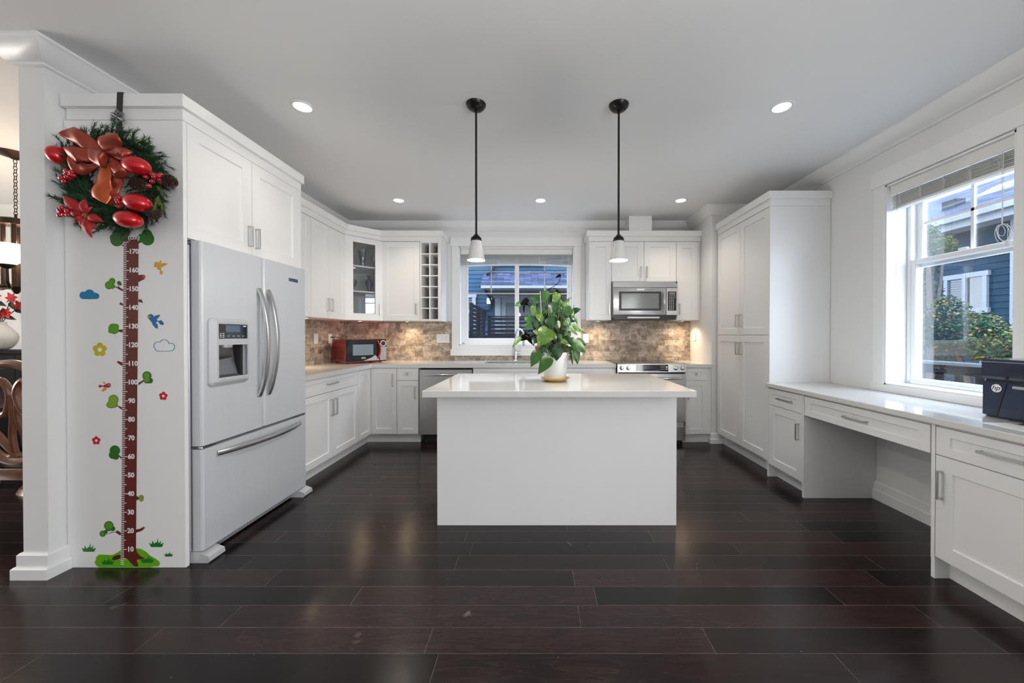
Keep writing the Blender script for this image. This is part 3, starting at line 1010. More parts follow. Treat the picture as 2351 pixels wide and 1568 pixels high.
# sink
m = MB()
T_ = 0.006
m.box(SX0 - 0.012, SX1 + 0.012, SY0 - 0.012, SY0, CB - 0.175, CB); m.box(SX0 - 0.012, SX1 + 0.012, SY1, SY1 + 0.012, CB - 0.175, CB)
m.box(SX0 - 0.012, SX0, SY0, SY1, CB - 0.175, CB); m.box(SX1, SX1 + 0.012, SY0, SY1, CB - 0.175, CB)
m.box(SX0, SX1, SY0, SY1, CB - 0.175, CB - 0.165)
m.box(SX0 + 0.001, SX0 + 0.005, SY0 + 0.001, SY1 - 0.001, CB, CT - 0.006); m.box(SX0 + 0.001, SX1 - 0.001, SY1 - 0.005, SY1 - 0.001, CB, CT - 0.006)
t = thing('kitchen_sink', 'undermount stainless steel sink below the window', 'sink', (-0.29, 4.49, 0.70))
m.finish('basin', M['steelh'], t, world=True, smooth=0)
m = MB(); m.lathe([(0.0, 0.001), (0.03, 0.001), (0.045, 0.003), (0.045, 0.0)], (-0.29, 4.49, CB - 0.165), 24); m.finish('drain', M['chrome'], t, world=True)
# faucet
t = thing('kitchen_faucet', 'chrome gooseneck faucet behind the sink', 'faucet', (-0.295, 4.735, CT))
m = MB(); m.lathe([(0.026, 0), (0.026, 0.006), (0.019, 0.012), (0.019, 0.15), (0.0165, 0.155), (0.0, 0.156)], (0, 0, 0), 24)
m.finish('body', M['chrome'], t)
m = MB()
pts = [(0, 0, 0.15), (0, 0, 0.30)]
for k in range(1, 11):
    a = PI * k / 10
    pts.append((0.055 * (1 - math.cos(a)), -0.06 * (1 - math.cos(a)), 0.32 + 0.088 * math.sin(a)))
pts.append((0.11, -0.12, 0.285))
m.tube(pts, 0.0125, 14)
m.finish('spout', M['chrome'], t)
m = MB(); m.tube([(0.11, -0.12, 0.29), (0.11, -0.12, 0.20), (0.11, -0.12, 0.195)], [0.0145, 0.0165, 0.013], 16); m.finish('spray_head', M['gray'], t)
m = MB(); m.cyl((0.015, 0, 0.10), (0.062, 0, 0.10), 0.012, 14); m.tube([(0.055, 0, 0.10), (0.058, 0, 0.13), (0.06, 0, 0.20)], [0.0075, 0.006, 0.005], 10)
m.finish('lever', M['chrome'], t)

# ------------------------------------------------------------------ island
t = thing('kitchen_island', 'white panelled kitchen island body standing on the dark floor', 'island', (0.12, 2.395, 0))
m = MB(); m.box(-0.666, 0.909, 2.395, 2.413, 0, 0.879, 0.0015); m.finish('front_panel', M['cab'], t, world=True, smooth=0)
for x in (-0.666, 0.893):
    m = MB(); m.box(x, x + 0.016, 2.413, 3.11, 0, 0.879); m.finish('side_panel', M['cab'], t, world=True, smooth=0)
m = MB(); m.box(-0.65, 0.893, 2.413, 3.09, 0.10, 0.879); m.box(-0.65, 0.893, 2.413, 3.03, 0, 0.10); m.finish('body', M['cab'], t, world=True, smooth=0)
for k in range(3):
    m = MB()
    m.T = Matrix.Translation((0.893 - 0.12, 3.09 - 2.395, 0)) @ Matrix.Rotation(PI, 4, 'Z')
    m.shaker(0.002 + 0.514 * k, 0.512 + 0.514 * k, 0.112, 0.872)
    m.finish('door', M['cab'], t, smooth=0)
m = MB(); m.box(-0.695, 0.945, 2.174, 3.162, 0.880, 0.921, 0.003)
tag(m.finish('island_countertop', M['quartz'], smooth=0), 'glossy white quartz slab on the kitchen island', 'countertop')

# ------------------------------------------------------------------ refrigerator (local frame: front faces -y)
FR = thing('refrigerator', 'stainless French door refrigerator with ice dispenser under the tall cabinet', 'refrigerator', (-1.85, 2.005, 0), 90)
W = 0.90
m = MB(); m.box(0.006, W - 0.006, 0.075, 0.66, 0.05, 1.755, 0.004); m.box(0.02, W - 0.02, 0.06, 0.10, 0.06, 1.74)
m.finish('body', M['gray'], FR, smooth=0)
def slab(x0, x1, z0, z1, name, bow=0.010):
    m = MB()
    n = 8
    P = []
    for k in range(n + 1):
        u = k / n
        P.append((x0 + (x1 - x0) * u, 0.0))
    poly = [(x0, 0.055), (x0, 0.012), (x0 + 0.004, 0.004), (x0 + 0.012, 0.0), (x1 - 0.012, 0.0), (x1 - 0.004, 0.004), (x1, 0.012), (x1, 0.055)]
    m.prism(poly, z0, z1)
    return m.finish(name, M['steel'], FR, smooth=25)
m = MB()
HX0, HX1, HZ0, HZ1 = 0.074, 0.282, 1.008, 1.196        # opening for the dispenser recess
m.prism([(0.0, 0.055), (0.0, 0.012), (0.004, 0.004), (0.012, 0.0), (HX0, 0.0), (HX0, 0.055)], 0.640, 1.772)
m.prism([(HX1, 0.0), (0.434, 0.0), (0.442, 0.004), (0.446, 0.012), (0.446, 0.055), (HX1, 0.055)], 0.640, 1.772)
m.box(HX0, HX1, 0.0, 0.055, 0.640, HZ0); m.box(HX0, HX1, 0.0, 0.055, HZ1, 1.772)
dL = m.finish('door', M['steel'], FR, smooth=25)
dR = slab(0.454, W, 0.640, 1.772, 'door')
dF = slab(0.0, W, 0.062, 0.622, 'freezer_drawer')
def bow_handle(parent, x, za, zb, horiz=False, out=0.062):
    m = MB()
    pts = []
    n = 18
    for k in range(n + 1):
        u = k / n
        s = za + (zb - za) * u
        o = -0.004 - out * math.sin(PI * u) ** 0.75
        pts.append((s, o, x) if horiz else (x, o, s))
    # flat bar section
    V, Fc = [], []
    hw, th = 0.0145, 0.010
    for i, p in enumerate(pts):
        p = Vector(p)
        tg = (Vector(pts[min(i + 1, n)]) - Vector(pts[max(i - 1, 0)])).normalized()
        wv = Vector((0, 0, 1)) if horiz else Vector((1, 0, 0))
        nv = tg.cross(wv).normalized()
        for a in range(12):
            an = 2 * PI * a / 12
            c, s_ = math.cos(an), math.sin(an)
            V.append(p + wv * (hw * (abs(c) ** 0.6) * (1 if c >= 0 else -1)) + nv * (th * (abs(s_) ** 0.6) * (1 if s_ >= 0 else -1)))
    for i in range(n):
        for a in range(12):
            Fc.append((i * 12 + a, i * 12 + (a + 1) % 12, (i + 1) * 12 + (a + 1) % 12, (i + 1) * 12 + a))
    Fc.append(tuple(range(12))); Fc.append(tuple(n * 12 + a for a in range(11, -1, -1)))
    m.add(V, Fc)
    return m.finish('handle', M['steelf'], parent, smooth=45)
M['steelf'] = mat('satin_steel_bar', (0.60, 0.60, 0.60), 0.30, 1.0, 0.03)
bow_handle(dL, 0.408, 0.850, 1.560)
bow_handle(dR, 0.492, 0.850, 1.560)
bow_handle(dF, 0.574, 0.09, 0.82, True)
# badge
m = MB(); m.box(0.700, 0.800, -0.003, 0.001, 1.655, 1.678, 0.001); b_ = m.finish('badge', M['bglass'], dR, smooth=0)
m = MB(); m.text('KitchenAid', 0.0185, Matrix.Translation((0.750, -0.0035, 1.6665)) @ Matrix.Rotation(R(90), 4, 'X'), 0.0008)
m.box(0.699, 0.801, -0.0035, -0.0005, 1.677, 1.679); m.box(0.699, 0.801, -0.0035, -0.0005, 1.654, 1.656); m.box(0.699, 0.701, -0.0035, -0.0005, 1.656, 1.677); m.box(0.799, 0.801, -0.0035, -0.0005, 1.656, 1.677)
m.finish('badge_lettering', M['chrome'], dR, smooth=0)
# dispenser
DX0, DX1, DZ0, DZ1 = 0.032, 0.308, 0.962, 1.352
m = MB()
# bevelled ring: outer at door, inner face proud
def ring(o, i, yo, yi):
    V = [(x, yo, z) for x, z in o] + [(x, yi, z) for x, z in i]
    n = len(o)
    return V, [(k, (k + 1) % n, n + (k + 1) % n, n + k) for k in range(n)]
def rrect(x0, x1, z0, z1, r, n=5):
    P = []
    for cx_, cz_, a0 in ((x1 - r, z1 - r, 0), (x0 + r, z1 - r, 90), (x0 + r, z0 + r, 180), (x1 - r, z0 + r, 270)):
        for k in range(n + 1):
            a = R(a0 + 90 * k / n)
            P.append((cx_ + r * math.cos(a), cz_ + r * math.sin(a)))
    return P
PO = rrect(DX0, DX1, DZ0, DZ1, 0.030)
PI_ = rrect(DX0 + 0.030, DX1 - 0.012, DZ0 + 0.022, DZ1 - 0.020, 0.006)
m.add(*ring(PO, PO, 0.0, -0.012)); m.add(*ring(PO, PI_, -0.012, -0.030))
S0, S1, S2, S3 = 0.074, 0.282, 1.232, 1.318     # screen x0 x1 z0 z1
K2, K3 = 1.008, 1.196                            # cavity z
y = -0.030
def strip(x0, x1, z0, z1):
    m.box(x0, x1, y, y + 0.008, z0, z1)
for q in ((DX0 + 0.030, S0, DZ0 + 0.022, DZ1 - 0.020), (S1, DX1 - 0.012, DZ0 + 0.022, DZ1 - 0.020), (S0, S1, S3, DZ1 - 0.020), (S0, S1, K3, S2), (S0, S1, DZ0 + 0.022, K2)):
    strip(*q)
m.finish('dispenser_frame', M['lgray'], dL, smooth=40)
m = MB(); m.box(S0, S1, -0.026, -0.022, S2, S3); m.finish('display', M['bglass'], dL, smooth=0)
m = MB()
m.box(0.125, 0.225, -0.0268, -0.0258, 1.272, 1.312)
m.finish('display_screen', mat('lcd_grey', srgb(92, 112, 134), 0.2, var=0.05), dL, smooth=0)
m = MB()
for k in range(3):
    for q in range(2):
        m.box(0.086 + q * 0.018, 0.096 + q * 0.018, -0.0268, -0.0258, 1.240 + k * 0.010, 1.244 + k * 0.010)
for x in (0.138, 0.172, 0.208, 0.244): m.box(x, x + 0.014, -0.0268, -0.0258, 1.246, 1.249)
m.box(0.252, 0.272, -0.0268, -0.0258, 1.304, 1.312)
m.finish('display_icons', M['print'], dL, smooth=0)
m = MB()
m.box(S0, S1, 0.040, 0.044, K2, K3)
m.box(S0, S0 + 0.004, -0.022, 0.04, K2, K3); m.box(S1 - 0.022, S1 - 0.004, 0.0, 0.04, K2, K3)
m.box(S0, S1, -0.022, 0.04, K2 - 0.004, K2); m.box(S0, S1, -0.022, 0.04, K3, K3 + 0.004)
m.finish('dispenser_recess', M['dark'], dL, smooth=0)
m = MB(); m.prism([(0.039, 1.178), (0.030, 1.10), (0.010, 1.02), (-0.008, K2), (0.040, K2)], S0 + 0.004, S1 - 0.032, 'x'); m.finish('dispenser_chute', M['darksteel'], dL, smooth=30)
m = MB(); m.prism([(S0 + 0.006, 1.182), (S0 + 0.085, 1.176), (S0 + 0.108, 1.132), (S0 + 0.09, 1.120), (S0 + 0.006, 1.112)], -0.018, 0.032, 'y'); m.finish('dispenser_paddle', M['bglass'], dL, smooth=0)
m = MB(); m.lathe([(0.0, 0), (0.034, 0), (0.036, 0.012), (0.036, 0.02)], (S0 + 0.085, 0.008, K3 - 0.016), 20); m.finish('dispenser_spout', M['gray'], dL)
m = MB(); m.box(S0 + 0.002, S1 - 0.002, -0.034, -0.028, DZ0 + 0.030, K2 - 0.004, 0.001); m.finish('drip_tray', M['lgray'], dL, smooth=0)
# hinges, feet, grille
for z, nm in ((0.622, 'hinge'),):
    for xx in (0.004, W - 0.09):
        m = MB(); m.box(xx, xx + 0.086, 0.004, 0.07, 0.625, 0.637, 0.002); m.finish(nm, M['chrome'], FR, smooth=0)
for xx in (0.01, W - 0.13):
    m = MB(); m.box(xx, xx + 0.12, 0.02, 0.14, 1.757, 1.772, 0.004, 2); m.finish('hinge_cover', M['gray'], FR, smooth=0)
for xx in (-0.008, W - 0.095):
    m = MB(); m.prism([(0.10, 0.0), (-0.035, 0.0), (-0.045, 0.010), (-0.040, 0.034), (0.02, 0.058), (0.10, 0.058)], xx, xx + 0.10, 'x'); m.finish('foot', M['lgray'], FR, smooth=30)
m = MB(); m.box(0.1, W - 0.1, 0.045, 0.08, 0.012, 0.058)
for k in range(28): m.box(0.12 + k * 0.024, 0.132 + k * 0.024, 0.038, 0.05, 0.022, 0.048)
m.finish('toe_grille', M['gray'], FR, smooth=0)

# ------------------------------------------------------------------ dishwasher
t = thing('dishwasher', 'stainless dishwasher with bar handle behind the left end of the island', 'dishwasher', (-1.368, 4.190, 0))
m = MB(); m.box(0.004, 0.600, 0.045, 0.58, 0.10, 0.868); m.finish('body', M['black'], t, smooth=0)
m = MB(); m.box(0.0, 0.604, 0.0, 0.042, 0.108, 0.860, 0.004); d = m.finish('door', M['steelh'], t, smooth=0)
m = MB()
m.tube([(0.055, 0.005, 0.800), (0.060, -0.034, 0.800), (0.075, -0.044, 0.800), (0.53, -0.044, 0.800), (0.545, -0.034, 0.800), (0.55, 0.005, 0.800)], [0.011] * 6, 12); m.finish('handle', M['chrome'], d)
m = MB(); m.box(0.03, 0.60, 0.085, 0.12, 0.0, 0.105); m.finish('toe_panel', M['black'], t, smooth=0)

# ------------------------------------------------------------------ range
t = thing('range', 'stainless slide-in electric range with black glass cooktop below the built-in microwave', 'range', (0.900, 4.150, 0))
RW = 0.780
m = MB(); m.box(0.004, RW - 0.004, 0.06, 0.66, 0.045, 0.905); m.finish('body', M['black'], t, smooth=0)
m = MB(); m.box(-0.008, RW + 0.008, 0.030, 0.665, 0.9235, 0.932, 0.002); m.box(0.0, RW, 0.05, 0.66, 0.90, 0.9235); c = m.finish('cooktop', M['bglass'], t, smooth=0)
for bx, by, br in ((0.20, 0.22, 0.095), (0.20, 0.47, 0.075), (0.58, 0.22, 0.11), (0.58, 0.47, 0.075)):
    m = MB(); m.lathe([(br, 0), (br, 0.0006), (br - 0.004, 0.0006), (br - 0.004, 0)], (bx, by, 0.932), 40, closed=True); m.finish('burner_ring', M['gray'], c)
m = MB(); m.prism([(0.055, 0.932), (0.010, 0.932), (-0.008, 0.920), (-0.016, 0.835), (0.0, 0.828), (0.055, 0.828)], 0.0, RW, 'x'); cp = m.finish('control_panel', M['steelh'], t, smooth=0)
tilt = Matrix.Translation((0, -0.0135, 0.878)) @ Matrix.Rotation(R(-5.3), 4, 'X')
m = MB(); m.T = tilt
m.prism(rrect(0.206, 0.574, -0.036, 0.040, 0.006), -0.0015, 0.003, 'y'); m.finish('touch_panel', M['bglass'], cp, smooth=0)
m = MB(); m.T = tilt
for k in range(3):
    for q in range(3): m.box(0.226 + q * 0.018, 0.236 + q * 0.018, -0.0022, -0.0012, 0.024 - k * 0.026, 0.028 - k * 0.026)
    for q in range(4): m.box(0.486 + q * 0.016, 0.492 + q * 0.016, -0.0022, -0.0012, 0.024 - k * 0.018, 0.028 - k * 0.018)
m.box(0.548, 0.566, -0.0022, -0.0012, 0.006, 0.022); m.box(0.548, 0.566, -0.0022, -0.0012, -0.014, -0.004)
for q in range(8): m.box(0.306 + q * 0.022, 0.316 + q * 0.022, -0.0022, -0.0012, -0.026, -0.022)
m.finish('touch_panel_keys', M['print'], cp, smooth=0)
m = MB(); m.T = tilt; m.box(0.300, 0.460, -0.0021, -0.0012, -0.006, 0.030); m.finish('clock_display', mat('clock_glass', (0.02, 0.02, 0.04), 0.1, var=0.05), cp, smooth=0)
for kx in (0.046, 0.121, 0.660, 0.736):
    m = MB(); m.T = tilt
    m.lathe([(0.026, -0.002), (0.026, -0.006), (0.022, -0.008), (0.019, -0.026), (0.016, -0.028), (0.0, -0.028)], (kx, 0, 0.004), 24, 'y')
    m.box(kx - 0.0035, kx + 0.0035, -0.034, -0.026, -0.014, 0.022, 0.001)
    m.finish('knob', M['chrome'], cp)
m = MB(); m.box(0.010, RW - 0.010, -0.004, 0.055, 0.262, 0.818, 0.006); d = m.finish('oven_door', M['steelh'], t, smooth=0)
m = MB(); m.prism(rrect(0.14, 0.64, 0.38, 0.66, 0.02), -0.006, 0.0, 'y'); m.finish('oven_window', M['bglass'], d, smooth=0)
m = MB(); m.tube([(0.06, -0.002, 0.765), (0.064, -0.044, 0.765), (0.085, -0.056, 0.765), (RW - 0.085, -0.056, 0.765), (RW - 0.064, -0.044, 0.765), (RW - 0.06, -0.002, 0.765)], 0.0125, 12); m.finish('handle', M['chrome'], d)
m = MB(); m.box(0.010, RW - 0.010, 0.0, 0.055, 0.050, 0.215, 0.005); d = m.finish('storage_drawer', M['steelh'], t, smooth=0)
m = MB(); m.box(0.02, RW - 0.02, 0.01, 0.06, 0.216, 0.260); m.box(0.05, RW - 0.03, 0.004, 0.02, 0.232, 0.246); m.finish('vent_strip', M['gray'], t, smooth=0)
for s in (0.0, RW - 0.012):
    m = MB(); m.box(s + 0.001, s + 0.011, 0.004, 0.06, 0.045, 0.826); m.finish('side_trim', M['steelf'], t, smooth=0)
for x in (0.05, RW - 0.05):
    for yy in (0.08, 0.60):
        m = MB(); m.cyl((x, yy, 0), (x, yy, 0.05), 0.018, 12); m.finish('foot', M['black'], t)

# ------------------------------------------------------------------ built-in microwave over the range
t = thing('built_in_microwave', 'stainless microwave oven hung below the short cabinet over the range', 'microwave', (0.908, 4.430, 1.447))
MW, MH = 0.780, 0.460
m = MB(); m.box(0.0, MW, 0.03, 0.385, 0.02, MH); m.finish('body', M['gray'], t, smooth=0)
m = MB(); m.prism([(0.03, MH), (0.012, MH), (0.0, MH - 0.010), (-0.006, MH - 0.074), (0.03, MH - 0.074)], 0.0, MW, 'x'); m.finish('top_vent', M['steelh'], t, smooth=0)
m = MB(); m.box(0.0, 0.640, -0.006, 0.03, 0.052, MH - 0.078, 0.006, 2); d = m.finish('door', M['steelh'], t, smooth=30)
m = MB(); m.prism(rrect(0.068, 0.582, 0.104, 0.336, 0.01), -0.009, -0.004, 'y'); m.finish('window_bezel', M['black'], d, smooth=0)
m = MB(); m.box(0.098, 0.550, -0.0105, -0.0085, 0.130, 0.312); m.finish('window', M['grayglass'], d, smooth=0)
m = MB()
pts = [(0.612, -0.006 - 0.030 * math.sin(PI * k / 14), 0.082 + 0.272 * k / 14) for k in range(15)]
m.tube(pts, 0.0135, 12); m.finish('handle', M['chrome'], d)
m = MB(); m.box(0.285, 0.375, -0.0085, -0.005, 0.349, 0.369, 0.001); m.finish('badge', M['nickel'], d, smooth=0)
m = MB(); m.text('KitchenAid', 0.0145, Matrix.Translation((0.33, -0.009, 0.359)) @ Matrix.Rotation(R(90), 4, 'X'), 0.0006); m.finish('badge_lettering', M['gray'], d, smooth=0)
m = MB(); m.box(0.643, MW, -0.004, 0.03, 0.052, MH - 0.078, 0.004); cp = m.finish('control_panel', M['steelh'], t, smooth=0)
m = MB(); m.box(0.660, 0.764, -0.0065, -0.003, 0.104, 0.336, 0.001); m.finish('keypad', M['black'], cp, smooth=0)
m = MB(); m.box(0.676, 0.748, -0.0078, -0.006, 0.298, 0.326); m.finish('clock_display', mat('lcd_pale', srgb(130, 128, 124), 0.3, var=0.04), cp, smooth=0)
m = MB()
for k in range(10):
    for q in range(3 if k > 1 else 4):
        s = 0.0215 if k > 1 else 0.020
        m.box(0.679 + q * s, 0.688 + q * s, -0.0072, -0.006, 0.280 - k * 0.0185, 0.286 - k * 0.0185)
m.finish('keys', M['print'], cp, smooth=0)
m = MB(); m.prism([(0.01, 0.0), (MW - 0.03, 0.0), (MW, 0.05), (0.0, 0.05)], 0.0, 0.38, 'y'); m.finish('underside', M['black'], t, smooth=0)
m = MB(); m.box(0.17, 0.56, -0.012, 0.008, 0.010, 0.030, 0.003); m.finish('task_light_lens', M['lgray'], t, smooth=0)
m = MB(); m.lathe([(0.010, 0.0), (0.010, -0.003), (0.0, -0.003)], (MW - 0.014, 0.0, MH - 0.012), 16, 'y'); m.finish('corner_button', M['black'], t)

# ------------------------------------------------------------------ red countertop microwave
t = thing('countertop_microwave', 'red and black microwave oven sitting in the counter corner', 'microwave', (-2.20, 4.16, CT), 50)
rw, rd, rh = 0.49, 0.385, 0.285
M['red'] = mat('red_enamel', srgb(132, 16, 20), 0.25, 0.1, 0.05, coat=0.3)
m = MB(); m.box(0.0, rw, 0.02, rd, 0.018, rh, 0.006); m.finish('body', M['red'], t, smooth=0)
m = MB()
for k in range(6):
    m.T = None
    for q in range(12):
        m.box(-0.0008, 0.001, 0.06 + k * 0.048, 0.085 + k * 0.048, 0.045 + q * 0.0085, 0.0495 + q * 0.0085)
m.finish('side_vent', M['black'], t, smooth=0)
m = MB(); m.box(0.006, 0.395, 0.0, 0.02, 0.024, rh - 0.004, 0.004); d = m.finish('door', M['bglass'], t, smooth=0)
m = MB(); m.box(0.0, rw, 0.004, 0.022, 0.014, 0.024, 0.002); m.box(0.0, 0.006, 0.002, 0.022, 0.02, rh, 0.001); m.box(0.0, rw, 0.002, 0.022, rh - 0.006, rh, 0.001); m.finish('red_trim', M['red'], t, smooth=0)
m = MB(); m.box(0.082, 0.322, -0.0012, 0.001, 0.095, 0.222); m.finish('window', mat('microwave_window', srgb(122, 138, 150), 0.12, 0.0, 0.05, coat=0.4), d, smooth=0)
m = MB(); m.prism([(0.20, 0.028), (0.392, 0.028), (0.392, 0.045), (0.345, 0.092), (0.30, 0.062)], -0.0012, 0.001, 'y'); m.finish('accent', M['gray'], d, smooth=0)
m = MB(); m.text('RCA', 0.024, Matrix.Translation((0.205, -0.0012, 0.062)) @ Matrix.Rotation(R(90), 4, 'X'), 0.001, 0.0008); m.finish('lettering', M['print'], d, smooth=0)
m = MB()
pts = [(0.372 + 0.022 * math.sin(PI * k / 14), -0.006 - 0.030 * math.sin(PI * k / 14), 0.050 + 0.212 * k / 14) for k in range(15)]
m.tube(pts, 0.010, 12); m.finish('handle', mat('red_gloss_handle', srgb(176, 24, 30), 0.15, 0.2, 0.04, coat=0.5), d)
m = MB(); m.box(0.400, rw - 0.004, 0.0, 0.02, 0.024, rh - 0.004, 0.003); cp = m.finish('control_panel', M['black'], t, smooth=0)
m = MB(); m.lathe([(0.036, 0.001), (0.036, -0.006), (0.029, -0.006), (0.029, 0.001)], (0.444, 0.0, 0.232), 32, 'y', closed=True); m.finish('dial_ring', M['print'], cp)
m = MB(); m.lathe([(0.027, 0.001), (0.026, -0.010), (0.0, -0.010)], (0.444, 0.0, 0.232), 28, 'y'); m.finish('dial', M['black'], cp)
m = MB(); m.box(0.404, rw - 0.008, -0.0012, 0.001, 0.030, 0.190); m.finish('keypad', M['lgray'], cp, smooth=0)
m = MB()
for k in range(9):
    for q in range(4): m.box(0.409 + q * 0.0185, 0.4205 + q * 0.0185, -0.0022, -0.001, 0.174 - k * 0.0165, 0.182 - k * 0.0165)
m.finish('keys', M['black'], cp, smooth=0)
for x in (0.05, rw - 0.05):
    for yy in (0.06, rd - 0.05):
        m = MB(); m.cyl((x, yy, 0), (x, yy, 0.02), 0.016, 12); m.finish('foot', M['black'], t)

# ------------------------------------------------------------------ outlets and switches
def plate(label, loc, rz, w, kinds, cat='outlet', name='wall_outlet'):
    t = thing(name, label, cat, loc, rz)
    m = MB(); m.box(-w / 2, w / 2, -0.006, 0.0, -0.058, 0.058, 0.0025, 2); m.finish('cover_plate', M['white'], t, smooth=0)
    n = len(kinds)
    for i, k in enumerate(kinds):
        x = (i - (n - 1) / 2) * 0.046
        m = MB(); m.box(x - 0.0165, x + 0.0165, -0.0085, -0.005, -0.033, 0.033, 0.001)
        if k == 'o':
            f = m.finish('receptacle', M['white'], t, smooth=0)
            m = MB()
            for z in (-0.017, 0.017):
                m.box(x - 0.008, x - 0.0055, -0.009, -0.008, z - 0.004, z + 0.005); m.box(x + 0.0055, x + 0.008, -0.009, -0.008, z - 0.004, z + 0.004); m.box(x - 0.002, x + 0.002, -0.009, -0.008, z - 0.011, z - 0.007)
            m.finish('slot', M['dark'], f, smooth=0)
        else:
            m.box(x - 0.012, x + 0.012, -0.011, -0.008, -0.028, 0.004, 0.001)
            m.finish('rocker', M['white'], t, smooth=0)
plate('white single switch plate on the left stone backsplash', (XL + 0.009, 4.152, 1.212), 90, 0.075, ['s'], 'switch', 'wall_switch')
plate('white outlet on the left backsplash with the microwave plug in it', (XL + 0.009, 4.435, 1.212), 90, 0.075, ['o'])
plate('white triple switch and outlet plate left of the sink window', (-1.259, YB - 0.009, 1.212), 0, 0.168, ['s', 's', 'o'])
plate('white outlet on the backsplash right of the sink window', (0.626, YB - 0.009, 1.212), 0, 0.075, ['o'])
plate('faint white switch on the side of the boxed column', (CX - 0.0005, 4.68, 1.235), -90, 0.075, ['s'], 'switch', 'wall_switch')
m = MB(); m.box(0, 0.032, -0.009, 0.009, -0.007, 0.007, 0.002)
t = thing('microwave_power_cord', 'black plug and cord of the red microwave', 'cord', (XL + 0.0185, 4.435, 1.229))
m.finish('plug', M['black'], t, smooth=0)
m = MB(); m.tube([(0.03, 0, 0), (0.05, 0.004, 0.004), (0.08, 0.02, -0.004), (0.105, 0.05, -0.024), (0.12, 0.12, -0.06), (0.13, 0.20, -0.12), (0.14, 0.24, -0.22), (0.14, 0.25, -0.285)], 0.0038, 8); m.finish('cord', M['black'], t)

# ------------------------------------------------------------------ ceiling and cabinet lights
WARM = (1.0, 0.88, 0.74)
def downlight(x, y, where, power=32):
    t = thing('recessed_light', 'round recessed ceiling light ' + where, 'ceiling light', (x, y, H), group='recessed kitchen ceiling lights')
    m = MB(); m.lathe([(0.050, 0.0), (0.053, -0.006), (0.066, -0.006), (0.070, -0.001), (0.070, 0.0)], (0, 0, 0), 36); m.finish('trim_ring', M['white'], t)
    m = MB(); m.lathe([(0.0, -0.004), (0.030, -0.0045), (0.051, -0.003), (0.051, 0.0)], (0, 0, 0), 32); m.finish('lens', M['lamp'], t)
    spot_lamp('recessed_spot', (x, y, H - 0.012), power, WARM, 0.05, 118)
downlight(-1.528, 2.376, 'nearest the refrigerator cabinet', 11)
downlight(1.579, 2.38, 'nearest the desk window', 11)
downlight(-1.535, 4.02, 'in front of the glass corner cabinet')
downlight(0.024, 4.02, 'in front of the sink window')
downlight(1.564, 4.02, 'in front of the range cabinets')
def puck(x, y, z, where, rz=0):
    t = thing('puck_light', 'small round under-cabinet light ' + where, 'cabinet light', (x, y, z), group='under-cabinet puck lights')
    m = MB(); m.lathe([(0.0, -0.007), (0.022, -0.007), (0.026, -0.005), (0.026, 0.0)], (0, 0, 0), 24); m.finish('lens', M['puck'], t)
    m = MB(); m.lathe([(0.026, 0.0), (0.026, -0.009), (0.033, -0.009), (0.034, 0.0)], (0, 0, 0), 24, closed=True); m.finish('rim', M['nickel'], t)
    spot_lamp('puck_spot', (x, y, z - 0.012), 11, (1.0, 0.76, 0.50), 0.02, 150)
puck(-2.36, 3.70, 1.43, 'nearest the refrigerator')
puck(-2.20, 4.50, 1.43, 'below the glass corner cabinet')
puck(-1.68, 4.66, 1.43, 'below the single-door cabinet beside the wine rack')
puck(0.755, 4.66, 1.44, 'between sink window and built-in microwave')
puck(1.835, 4.66, 1.44, 'between built-in microwave and column')

# ------------------------------------------------------------------ pendants
def pendant(x, y, label):
    t = thing('pendant_lamp', label, 'pendant lamp', (x, y, H), group='pendants over the island')
    m = MB(); m.lathe([(0.0, -0.040), (0.020, -0.039), (0.045, -0.030), (0.060, -0.012), (0.064, 0.0)], (0, 0, 0), 36); c = m.finish('canopy', M['blackm'], t)
    m = MB()
    for s in (-1, 1): m.ball((0.038 * s, -0.012, -0.034), 0.004, seg=8, rings=6)
    m.finish('screw', M['blackm'], c)
    m = MB(); m.cyl((0, 0, -0.035), (0, 0, -0.838), 0.0068, 12); m.lathe([(0.0, -0.032), (0.011, -0.034), (0.011, -0.05), (0.0, -0.052)], n=12); m.finish('rod', M['blackm'], t)
    m = MB(); m.lathe([(0.006, -0.828), (0.012, -0.834), (0.024, -0.848), (0.033, -0.856), (0.034, -0.860), (0.030, -0.862), (0.030, -0.866), (0.036, -0.869), (0.036, -0.875), (0.032, -0.877), (0.0, -0.877)], n=32); m.finish('socket_cap', [M['blackm']], t)
    m = MB(); m.lathe([(0.030, -0.872), (0.033, -0.874), (0.057, -1.000), (0.054, -1.000), (0.030, -0.876)], n=40, closed=True); m.finish('glass_shade', M['shade'], t)
    m = MB(); m.lathe([(0.0, -0.975), (0.014, -0.970), (0.022, -0.950), (0.020, -0.925), (0.012, -0.895), (0.012, -0.877)], n=20); m.finish('bulb', M['white'], t)
    d = bpy.data.lights.new('pendant_fill', 'POINT'); d.energy = 12.5; d.color = (1.0, 0.95, 0.88); d.shadow_soft_size = 0.03  # fill lamp added below the shade to brighten the kitchen
    o = bpy.data.objects.new('pendant_fill', d); o.location = (x, y, H - 1.055); COL.objects.link(o)
pendant(-0.400, 2.355, 'black pendant with white cone shade hanging left, before the sink window')
pendant(0.518, 2.362, 'black pendant with white cone shade hanging right, before the range cabinets')

